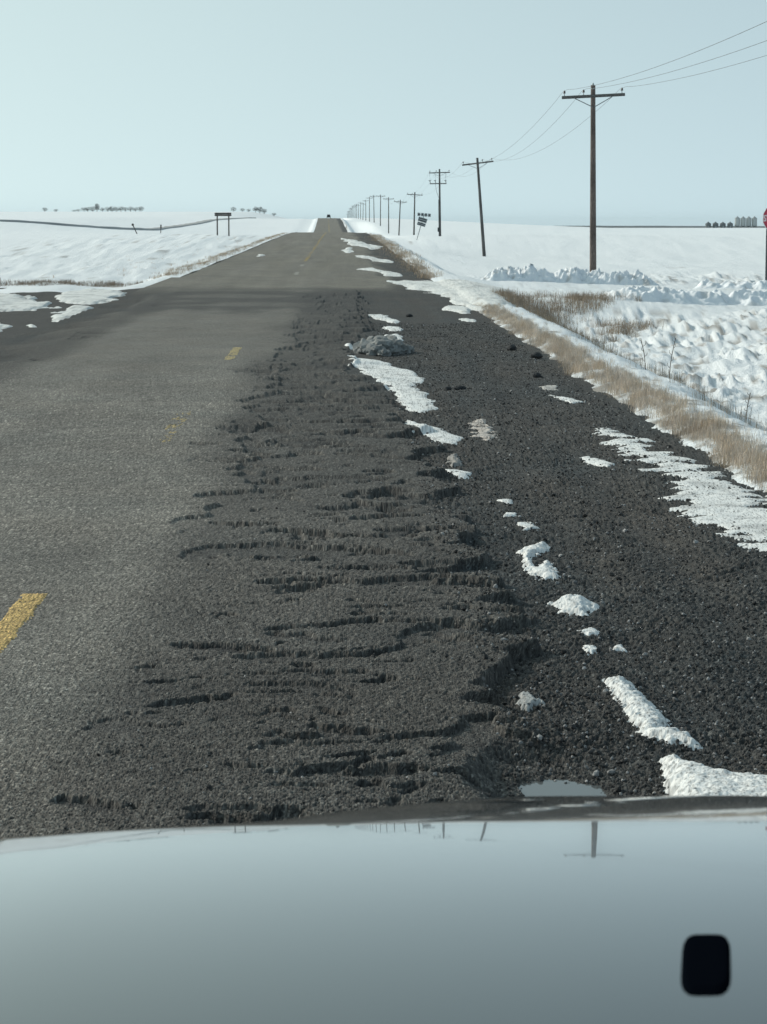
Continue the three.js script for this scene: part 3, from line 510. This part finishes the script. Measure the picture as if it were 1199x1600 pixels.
const bar = (a, b, r) => { const A = new THREE.Vector3(...a), B = new THREE.Vector3(...b), g = new THREE.BoxGeometry(r, A.distanceTo(B), r); g.applyMatrix4(new THREE.Matrix4().makeRotationFromQuaternion(new THREE.Quaternion().setFromUnitVectors(new THREE.Vector3(0, 1, 0), B.clone().sub(A).normalize()))); g.translate((A.x + B.x) / 2, (A.y + B.y) / 2, (A.z + B.z) / 2); return g; };
const ORD = ['', 'nearest', 'second', 'third', 'fourth', 'fifth', 'sixth', 'seventh', 'eighth', 'ninth', 'tenth', 'eleventh', 'twelfth', 'thirteenth', 'fourteenth', 'fifteenth', 'sixteenth', 'seventeenth', 'eighteenth', 'nineteenth', 'twentieth', 'twenty-first', 'twenty-second', 'twenty-third', 'twenty-fourth'];
// n: [x, d, top above datum, lean of the top in x, roll of the arm]
const POLES = [[9.8, -3, 7.25, 0, 0], [9.865, 90, 7.203, -0.085, 0.04], [11.235, 180, 6.948, -0.586, 0.045], [11.693, 270, 8.128, -0.1, 0.02], [11.516, 360, 6.66, 0.137, -0.03], [11.476, 450, 6.366, 0.3, -0.01], [11.387, 540, 7.84, 0, 0], [11.05, 630, 9.51, 0.07, 0], [10.7, 720, 10.49, -0.15, 0.02], [10.4, 810, 10.9, 0, 0.02], [10.15, 900, 10.79, -0.05, 0.03], [9.9, 990, 10.3, 0.2, 0]];
for (let n = 12; n <= 24; n++) { const d = 90 * n; POLES.push([9.9 - (d - 990) * 0.0024, d, poleLand(d) + 7.6 + 0.5 * Math.sin(n * 2.3), 0.1 * Math.sin(n * 1.7), 0.02 * Math.sin(n)]); }
const ARM = 0.42, tops = [];
POLES.forEach(([x, d, top, lean, roll], n) => {
  const y0 = rightGround(x, d) - 0.12, H = top - y0, simple = n > 6;
  const g = group('utility_pole', x, y0, d, n === 0 ? 'utility pole beside the truck holding the near wire ends' : n === 1 ? 'nearest brown wooden utility pole with crossarm and pale cap' : n === 2 ? 'second utility pole from the front, leaning left' : n === 3 ? 'third utility pole from the front, with two crossarms' : `${ORD[n]} utility pole counting away from the front`, 'utility pole', 'utility poles along the road');
  const shaft = new THREE.CylinderGeometry(0.09, 0.135, H, simple ? 8 : 20, simple ? 1 : 24); { const uv = shaft.attributes.uv; for (let i = 0; i < uv.count; i++) uv.setXY(i, uv.getX(i), uv.getY(i) * H / 2); }
  shaft.translate(0, H / 2, 0);
  const tilt = new THREE.Matrix4().makeRotationZ(-Math.atan2(lean, H)), put = (geo) => geo.applyMatrix4(tilt);
  const armY = H - ARM, arm = new RoundedBoxGeometry(2.44, 0.115, 0.09, 1, 0.01), rollM = new THREE.Matrix4().makeRotationZ(roll);
  arm.applyMatrix4(rollM); arm.translate(0, armY, 0.13);
  mesh('shaft', put(shaft), n === 1 ? wood : greyWood, g);
  mesh('crossarm', put(arm), greyWood, g);
  for (const s of [-1, 1]) mesh('brace', put(bar([s * 0.72, armY - 0.06 + s * 0.72 * roll, 0.19], [s * 0.03, armY - 0.42, 0.16], 0.03)), steel, g);
  if (n === 1) mesh('cap', put(new THREE.CylinderGeometry(0.02, 0.098, 0.24, 16).translate(0, H - 0.03, 0)), capMat, g);
  const spots = n % 2 || n > 3 ? [-1.12, -0.38, 1.1] : [-1.12, 0.38, 1.1], ends = [];
  for (const sx of spots) { const k = insulatorGeo.clone(); k.translate(sx, armY + 0.15 + sx * roll, 0.13); mesh('insulator', put(k), porcelain, g); ends.push(new THREE.Vector3(sx, armY + 0.26 + sx * roll, 0.13).applyMatrix4(tilt).add(g.position)); }
  tops.push(ends);
  if (n === 3) { // the pole that also carries fuses and a riser
    const y2 = H - 1.68, a2 = new RoundedBoxGeometry(1.95, 0.115, 0.09, 1, 0.01); a2.translate(-0.18, y2, 0.13); mesh('crossarm', put(a2), greyWood, g);
    for (const sx of [-1.12, -0.5, 0.7]) { const c = new THREE.CylinderGeometry(0.045, 0.045, 0.3, 10).rotateZ(0.35); c.translate(sx, y2 + 0.24, 0.2); mesh('fuse', put(c), porcelain, g); mesh('bracket', put(bar([sx - 0.18, y2 + 0.36, 0.2], [sx + 0.12, y2 + 0.38, 0.2], 0.05)), steel, g); mesh('jumper_wire', put(bar([sx, y2 + 0.4, 0.18], [sx * 1.02, armY + 0.1, 0.15], 0.02)), darkSteel, g); }
    mesh('riser_cable', put(tube([[-0.5, y2 - 0.05, 0.16], [-0.36, y2 - 0.9, 0.17], [-0.1, y2 - 1.7, 0.15]], 0.02)), darkSteel, g);
    mesh('riser_pipe', put(new THREE.CylinderGeometry(0.03, 0.03, H - 3.5, 8).translate(-0.14, (H - 3.5) / 2, 0.06)), darkSteel, g);
    mesh('meter_box', put(new RoundedBoxGeometry(0.24, 0.5, 0.2, 1, 0.02).translate(-0.17, 0.85, 0.14)), darkSteel, g);
  }
});
const wireMat = new THREE.MeshStandardMaterial({ color: RGB(0.12, 0.125, 0.13), metalness: 0.3, roughness: 0.6 });
['leftmost of the three thin power wires strung between poles', 'middle of the three thin power wires strung between poles', 'rightmost of the three thin power wires strung between poles'].forEach((label, w) => {
  const pts = [];
  for (let n = 0; n < 8; n++) { const a = tops[n][w], b = tops[n + 1][w]; for (let k = 0; k < 24; k++) { const t = k / 24, p = a.clone().lerp(b, t); p.y -= 4 * 1.05 * t * (1 - t) * (n > 5 ? 0.6 : 1); pts.push(p); } }
  const c = new THREE.CatmullRomCurve3(pts), g = new THREE.TubeGeometry(c, pts.length * 2, 0.0062, 5);
  tag(mesh('power_line', g, wireMat), label, 'power wire', 'wires on the utility poles');
});

// ---------- signs ----------
const white = new THREE.MeshStandardMaterial({ color: RGB(0.75, 0.76, 0.76), roughness: 0.5 });
const red = new THREE.MeshStandardMaterial({ color: RGB(0.42, 0.012, 0.045), roughness: 0.45 });
const font = await new FontLoader().loadAsync('fonts/droid/droid_sans_bold.typeface.json');
{
  const x = 15.2, d = 82, y0 = ground(x, d) - 0.1, g = group('stop_sign', x, y0, d, 'red octagonal stop sign cut off by the right picture edge', 'stop sign'), cy = 2.10 - y0;
  const oct = (r, t) => new THREE.CylinderGeometry(r / Math.cos(Math.PI / 8), r / Math.cos(Math.PI / 8), t, 8).rotateY(Math.PI / 8).rotateX(Math.PI / 2);
  mesh('post', new THREE.BoxGeometry(0.075, cy + 0.3, 0.05).translate(0.0, (cy + 0.3) / 2, -0.05), darkSteel, g);
  const face = mesh('sign_face', oct(0.375, 0.012).translate(0, cy, 0), white, g); mesh('red_field', oct(0.352, 0.006).translate(0, cy, 0.0085), red, face);
  const t = new TextGeometry('STOP', { font, size: 0.225, depth: 0.004, curveSegments: 4 }); t.computeBoundingBox(); const b = t.boundingBox; t.translate(-(b.max.x + b.min.x) / 2, cy - (b.max.y + b.min.y) / 2, 0.0115); t.scale(0.92, 1, 1); mesh('lettering', t, white, face);
  g.rotation.y = 0.82;
}
const weathered = new THREE.MeshStandardMaterial({ color: RGB(0.085, 0.075, 0.068), roughness: 0.9 });
{
  const x = -12.54, d = 250, y0 = leftGround(x, d) - 0.1, g = group('roadside_sign', x, y0, d, 'wide sign board on two posts seen from behind at left', 'sign'), H = 3.03 - y0;
  for (const s of [-1, 1]) mesh('post', new THREE.BoxGeometry(0.14, H - 0.05, 0.12).translate(s * 0.62, (H - 0.05) / 2, 0), weathered, g);
  for (let k = 0; k < 2; k++) mesh('board', new RoundedBoxGeometry(1.8, 0.175, 0.06, 1, 0.01).translate(0, H - 0.1 - k * 0.185, -0.1), weathered, g);
}
{
  const d = 250, x = 8.275, y0 = rightGround(x, d) - 0.1, g = group('route_sign', x, y0, d, 'tilted route marker sign with small plates on leaning post', 'sign'); g.rotation.z = -0.285;
  const plate = new THREE.MeshStandardMaterial({ color: RGB(0.30, 0.33, 0.34), roughness: 0.6 }), dark = new THREE.MeshStandardMaterial({ color: RGB(0.05, 0.055, 0.06), roughness: 0.6 }), post = new THREE.MeshStandardMaterial({ color: RGB(0.32, 0.34, 0.34), roughness: 0.6, metalness: 0.3 });
  mesh('post', new THREE.BoxGeometry(0.085, 2.95, 0.06).translate(0, 1.475, -0.05), post, g);
  for (const [y, w, h] of [[2.34, 0.98, 0.48], [1.86, 0.92, 0.36]]) { const p = mesh('panel', new RoundedBoxGeometry(w, h, 0.02, 1, 0.008).translate(0, y, 0), plate, g); for (const k of [-1, 1]) mesh('band', new THREE.BoxGeometry(w * 0.86, h * 0.26, 0.008).translate(0, y + k * h * 0.22, 0.014), dark, p); }
  for (let k = 0; k < 4; k++) { const p = mesh('plate', new RoundedBoxGeometry(0.31, 0.36, 0.02, 1, 0.008).rotateZ(0.22).translate(-0.55 + k * 0.37, 2.80 + k * 0.075, 0), plate, g); mesh('marker', new THREE.CylinderGeometry(0.10, 0.10, 0.008, 12).rotateX(Math.PI / 2).translate(-0.55 + k * 0.37, 2.80 + k * 0.075, 0.014), dark, p); }
  mesh('crossbar', new THREE.BoxGeometry(1.35, 0.05, 0.03).rotateZ(0.2).translate(0, 2.9, -0.03), post, g);
}
{
  const mk = (name, label, x, d, h, lean, cap) => { const y0 = leftGround(x, d) - 0.1, g = group(name, x, y0, d, label, 'post'); mesh('shaft', new THREE.BoxGeometry(0.16, h, 0.1).translate(0, h / 2, 0), weathered, g); if (cap) mesh('marker', new THREE.CylinderGeometry(0.22, 0.22, 0.04, 16).rotateX(Math.PI / 2).translate(0, h, 0.04), weathered, g); else mesh('top', new THREE.BoxGeometry(0.3, 0.75, 0.12).translate(0, h - 0.2, 0.1), weathered, g); g.rotation.z = lean; };
  mk('marker_post', 'leaning post with round marker far off in left snow', -35.2, 405, 2.0, 0.42, true);
  mk('marker_post', 'upright short post far off in left snow', -38.5, 500, 1.75, -0.05, false);
}

// ---------- raised lane across the left field ----------
{
  const P = [[-98, 490], [-86, 494], [-74, 500], [-67, 505], [-61, 510], [-53.6, 520], [-48, 532], [-45.2, 545], [-45, 580], [-45, 620], [-44.8, 665], [-44.6, 715], [-44.6, 765], [-44.6, 820], [-41, 890], [-36, 960]].map(([x, d]) => new THREE.Vector3(x, leftGround(x, d) + 0.22, d)), c = new THREE.CatmullRomCurve3(P), n = 160, pts = c.getSpacedPoints(n), prof = [[-2.6, -1.6], [-1.5, -0.02], [-1.2, 0.12], [1.2, 0.12], [1.5, -0.02], [2.6, -1.6]];
  const g = sheet(n + 1, prof.length, (i, j, o) => { const p = pts[i], q = pts[Math.min(n, i + 1)], b = pts[Math.max(0, i - 1)], tx = q.x - b.x, tz = q.z - b.z, l = Math.hypot(tx, tz); o[0] = p.x - tz / l * prof[j][0]; o[2] = p.z + tx / l * prof[j][0]; o[1] = p.y + prof[j][1] + 0.12 * noise(p.x * 0.3, p.z * 0.1) * (j > 1 && j < 4 ? 1 : 0); const k = 1 + 0.3 * noise(p.x * 0.4, p.z * 0.3 + j); o[3] = 0.36 * k; o[4] = 0.36 * k; o[5] = 0.35 * k; });
  struct(mesh('field_lane', g, new THREE.MeshStandardMaterial({ vertexColors: true, roughness: 0.95, side: THREE.DoubleSide })), 'raised brown lane crossing the left snow field');
}

// ---------- grain bins ----------
const galv = new THREE.MeshStandardMaterial({ color: RGB(0.40, 0.42, 0.41), metalness: 0.35, roughness: 0.5 });
const galvDark = new THREE.MeshStandardMaterial({ color: RGB(0.11, 0.125, 0.13), metalness: 0.3, roughness: 0.6 });
const roofMat = new THREE.MeshStandardMaterial({ color: RGB(0.30, 0.32, 0.32), metalness: 0.35, roughness: 0.5 });
const lathe = (pts, n) => new THREE.LatheGeometry(pts.map(([x, y]) => new THREE.Vector2(x, y)), n);
const ribbed = (r, y0, y1, n) => { const p = []; for (let i = 0; i <= n; i++) { p.push([r + (i % 2 ? 0.05 : 0), mix(y0, y1, i / n)]); } return p; };
for (let k = 0; k < 4; k++) {
  const x = 377.9 + k * 5.45, d = 2200, y0 = rightGround(x, d) - 0.3, g = group('hopper_bin', x, y0, d, `tall pale steel grain bin, ${['leftmost', 'second from left', 'third from left', 'rightmost'][k]} of the tall four`, 'grain bin', 'tall grain bins on the horizon');
  mesh('wall', lathe(ribbed(2.45, 2.2, 9.2, 16), 28), galv, g); const rf = mesh('roof', lathe([[2.6, 9.2], [0.55, 10.7], [0.5, 10.75]], 28), roofMat, g); mesh('vent', new THREE.CylinderGeometry(0.5, 0.5, 0.5, 12).translate(0, 11, 0), roofMat, rf);
  mesh('hopper', lathe([[0.4, 0.9], [2.45, 2.2]], 24), galvDark, g);
  for (let q = 0; q < 6; q++) { const a = q / 6 * 6.283; mesh('leg', new THREE.CylinderGeometry(0.1, 0.1, 2.4, 6).translate(2.35 * Math.cos(a), 1.2, 2.35 * Math.sin(a)), galvDark, g); }
}
for (let k = 0; k < 4; k++) {
  const x = 350.2 + k * 6.95, d = 2200, y0 = rightGround(x, d) - 0.2, g = group('grain_bin', x, y0, d, `squat dark grain bin, ${['leftmost', 'second from left', 'third from left', 'rightmost'][k]} of the squat four`, 'grain bin', 'squat grain bins on the horizon');
  mesh('wall', lathe(ribbed(2.7, 0, 4.1, 10), 28), galvDark, g); const rf = mesh('roof', lathe([[2.95, 4.0], [2.95, 4.1], [0.5, 5.6], [0.45, 5.65]], 28), galvDark, g); mesh('vent', new THREE.CylinderGeometry(0.45, 0.45, 0.4, 12).translate(0, 5.8, 0), galvDark, rf); mesh('door', new THREE.BoxGeometry(0.9, 1.8, 0.1).translate(0, 1.1, 2.75), roofMat, g);
}

// ---------- far trees and the far rim of the land ----------
const bark = new THREE.MeshStandardMaterial({ color: RGB(0.06, 0.055, 0.05), roughness: 0.95 });
const twigs = new THREE.MeshStandardMaterial({ color: RGB(0.055, 0.058, 0.055), roughness: 0.95, side: THREE.DoubleSide });
function crown(h, w, n) {
  const pos = [];
  for (let i = 0; i < n; i++) { const a = rr(0, 6.283), u = Math.cbrt(rnd()), ph = Math.acos(rr(-1, 1)), x = w / 2 * u * Math.sin(ph) * Math.cos(a), z = w / 2 * u * Math.sin(ph) * Math.sin(a), y = h * 0.58 + h * 0.42 * u * Math.cos(ph), s = h * 0.075; for (let k = 0; k < 3; k++) pos.push(x + rr(-s, s), y + rr(-s, s), z + rr(-s, s)); }
  const g = new THREE.BufferGeometry(); g.setAttribute('position', new THREE.Float32BufferAttribute(pos, 3)); g.computeVertexNormals(); return g;
}
const WHERE = ['in the long left shelter belt', 'beside the far sign board', 'on the left horizon past the sign board'];
const treeList = []; // [x px-free metres, d, height, width, place]
for (const [x, h, w] of [[-272, 4.5, 6], [-262, 3, 5], [-245, 2.5, 6], [-241, 3, 6], [-236, 4.5, 7], [-232.5, 4.8, 6], [-228, 5.5, 6], [-224, 7.8, 4.5], [-219, 4.2, 6], [-214, 5, 6.5], [-210, 5.5, 7], [-206, 5, 6.5], [-202, 5.5, 6.5], [-197.5, 4.8, 6], [-193, 5, 6], [-188.5, 4.6, 6], [-183.5, 5.4, 6.5]]) treeList.push([x, 2150, h, w, 0]);
for (const [x, h, w] of [[-100.5, 5, 6], [-92, 4, 5], [-86, 3.5, 5]]) treeList.push([x, 2200, h, w, 1]);
for (const [x, h, w] of [[-79.5, 6, 6], [-75.5, 6.5, 6], [-71.5, 5.5, 6], [-62, 3.5, 5]]) treeList.push([x, 2200, h, w, 2]);
treeList.forEach(([x, d, h, w, p], i) => {
  const same = treeList.filter((t) => t[4] === p), k = same.indexOf(treeList[i]);
  const y0 = leftGround(x, d) - 0.3, g = group('far_tree', x, y0, d, `dark bare tree ${WHERE[p]}, ${k === 0 ? 'leftmost' : (ORD[k + 1] ?? k) + ' from its left end'}`, 'tree', 'trees on the left horizon');
  mesh('trunk', new THREE.CylinderGeometry(0.12, 0.28, h * 0.55, 7).translate(0, h * 0.275, 0), bark, g);
  for (let q = 0; q < 4; q++) { const a = rr(0, 6.28); mesh('limb', bar([0, h * 0.35, 0], [w * 0.3 * Math.cos(a), h * rr(0.6, 0.85), w * 0.3 * Math.sin(a)], 0.12), bark, g); }
  mesh('crown', crown(h, w, 260), twigs, g);
});
{ // low tree-dark rim of land far beyond the right field
  const n = 260, g = sheet(n, 3, (i, j, o) => { const x = mix(60, 2000, i / (n - 1)), d = 5600 + 200 * Math.sin(i * 0.02), top = -4.6 - 0.0016 * x + 2.2 * Math.max(0, fbm(x * 0.012, 3, 4)) ; o[0] = x; o[2] = d + j * 60; o[1] = j === 0 ? -40 : j === 1 ? top : top - 3; o[3] = o[4] = o[5] = 1; });
  struct(mesh('distant_hills', g, new THREE.MeshStandardMaterial({ color: RGB(0.09, 0.10, 0.105), roughness: 0.95, side: THREE.DoubleSide })), 'low dark rim of land on the far right horizon');
}

// ---------- vehicle on the far rise ----------
{
  const d = 944, x = -1.3 + bend(d), y0 = roadAt(x, d).h, g = group('far_vehicle', x, y0, d, 'tiny dark vehicle on the far crest of the road', 'vehicle'); g.scale.setScalar(0.8);
  const paint = new THREE.MeshStandardMaterial({ color: RGB(0.03, 0.035, 0.04), roughness: 0.4 }), glass = new THREE.MeshStandardMaterial({ color: RGB(0.02, 0.025, 0.03), roughness: 0.1 }), tyre = new THREE.MeshStandardMaterial({ color: RGB(0.015, 0.015, 0.016), roughness: 0.9 }), lamp = new THREE.MeshStandardMaterial({ color: RGB(0.3, 0.3, 0.28), roughness: 0.2 });
  mesh('body', new RoundedBoxGeometry(1.9, 0.85, 4.6, 2, 0.14).translate(0, 0.8, 0), paint, g);
  mesh('cabin', new RoundedBoxGeometry(1.65, 0.7, 2.6, 2, 0.2).translate(0, 1.5, -0.4), paint, g);
  mesh('windscreen', new THREE.BoxGeometry(1.4, 0.5, 0.03).rotateX(-0.35).translate(0, 1.5, 0.88), glass, g);
  for (const s of [-1, 1]) { mesh('headlight', new RoundedBoxGeometry(0.35, 0.2, 0.06, 1, 0.02).translate(s * 0.68, 0.9, 2.29), lamp, g); for (const z of [-1.4, 1.4]) mesh('wheel', new THREE.CylinderGeometry(0.36, 0.36, 0.24, 18).rotateZ(Math.PI / 2).translate(s * 0.86, 0.36, z), tyre, g); }
}

// ---------- the truck the picture is taken from ----------
{
  const CX = 0.38, slope = table([0.9, 1.2, 1.6, 2.08, 2.3], [-0.03, -0.01, 0.035, 0.106, 0.1296]);
  const across = table([0, 0.2, 0.38, 0.52, 0.66, 0.8, 0.9, 0.96, 1.0], [0, 0, -0.001, -0.004, -0.011, -0.026, -0.06, -0.13, -0.3]);
  const reach = table([0, 0.13, 0.2, 0.36, 0.48, 1], [0.62, 0.62, 0.56, 0.3, 0.06, 0.03]);   // how far the nose runs on before it rolls down
  const N = 300, D0 = 1.0, D1 = 2.3, prof = [0]; for (let i = 1; i <= N; i++) prof.push(prof[i - 1] - slope(mix(D0, D1, (i - 0.5) / N)) * (D1 - D0) / N);
  const base = 1.3304 - prof[N];
  const hoodY = (x, d) => {
    const t = clamp((d - D0) / (D1 - D0), 0, 1) * N, i = Math.min(N - 1, Math.floor(t)), w = reach(Math.abs(x - CX)); let y = base + mix(prof[i], prof[i + 1], t - i) + across(Math.abs(x - CX));
    if (d > D1) { const z = d - D1, a = Math.min(z, w); y -= 0.1296 * a + 0.08 * a * Math.sqrt(a / w); if (z > w) { const b = z - w; y -= 0.25 * b + 22 * b ** 2.5; } }
    return y;
  };
  const paint = new THREE.MeshPhysicalMaterial({ color: RGB(0.012, 0.019, 0.021), metalness: 1, roughness: 0.12, clearcoat: 1, clearcoatRoughness: 0.015 });
  const black = new THREE.MeshPhysicalMaterial({ color: RGB(0.002, 0.003, 0.005), roughness: 1, specularIntensity: 0 }), trim = new THREE.MeshStandardMaterial({ color: RGB(0.02, 0.02, 0.022), roughness: 0.6 }), chrome = new THREE.MeshStandardMaterial({ color: RGB(0.5, 0.5, 0.5), metalness: 1, roughness: 0.2 }), tyre = new THREE.MeshStandardMaterial({ color: RGB(0.015, 0.015, 0.016), roughness: 0.9 });
  const g = group('pickup_truck', CX, 0, 0, 'silver grey truck hood filling the bottom of the picture', 'truck'); g.position.z = 0;
  const loc = (geo) => geo.translate(-CX, 0, 0);
  const NC = 140, hood = sheet(N + 1, NC, (i, j, o) => { const s = mix(-1, 1, j / (NC - 1)), x = CX + Math.sign(s) * (1 - Math.pow(1 - Math.abs(s), 1.3)) * 1.0, end = D1 + reach(Math.abs(x - CX)), d = i < 140 ? mix(D0, D1 - 0.05, i / 140) : mix(D1 - 0.05, end + 0.19, (i - 140) / (N - 140)); o[0] = x; o[2] = d; o[1] = hoodY(x, d); });
  hood.deleteAttribute('color'); mesh('hood', loc(hood), paint, g).userData.label = 'smooth silver grey hood mirroring sky and poles';
  { // black rubber pad on the hood
    const n = 40, m = 8, px = 0.274, pd = 1.67, hx = 0.0196, hd = 0.083, gg = sheet(m + 1, n + 1, (i, j, o) => { const a = j / n * 6.28319, r = i / m, c = Math.cos(a), s = Math.sin(a), k = Math.pow(Math.abs(c) ** 5 + Math.abs(s) ** 5, -0.2), d = pd + hd * r * k * s, x = px + hx * r * k * c + 0.164 * (d - pd); o[0] = x; o[2] = d; o[1] = hoodY(x, d) + (i === m ? -0.002 : 0.004 * (1 - 0.3 * r ** 4)); });
    gg.deleteAttribute('color'); mesh('rubber_pad', loc(gg), black, g).userData.label = 'small black rounded pad on the hood';
  }
  const fr = (x, y, z, w, h, l, r) => new RoundedBoxGeometry(w, h, l, 2, r).translate(x, y, z);
  for (const s of [-1, 1]) {
    mesh('fender', fr(s * 0.93, 0.80, -1.75, 0.16, 0.44, 1.9, 0.05), paint, g);
    const w = mesh('wheel', new THREE.CylinderGeometry(0.4, 0.4, 0.28, 32).rotateZ(Math.PI / 2).translate(s * 0.84, 0.4 - 0.02, -1.75), tyre, g); mesh('rim', new THREE.CylinderGeometry(0.25, 0.25, 0.3, 24).rotateZ(Math.PI / 2).translate(s * 0.84, 0.38, -1.75), chrome, w);
    mesh('headlight', fr(s * 0.74, 0.82, -2.72, 0.3, 0.2, 0.1, 0.03), chrome, g);
  }
  mesh('grille', fr(0, 0.80, -2.5, 1.5, 0.42, 0.3, 0.03), trim, g); mesh('bumper', fr(0, 0.52, -2.75, 1.9, 0.2, 0.2, 0.05), chrome, g);
}
scene.updateMatrixWorld(true);
renderer.render(scene, camera);
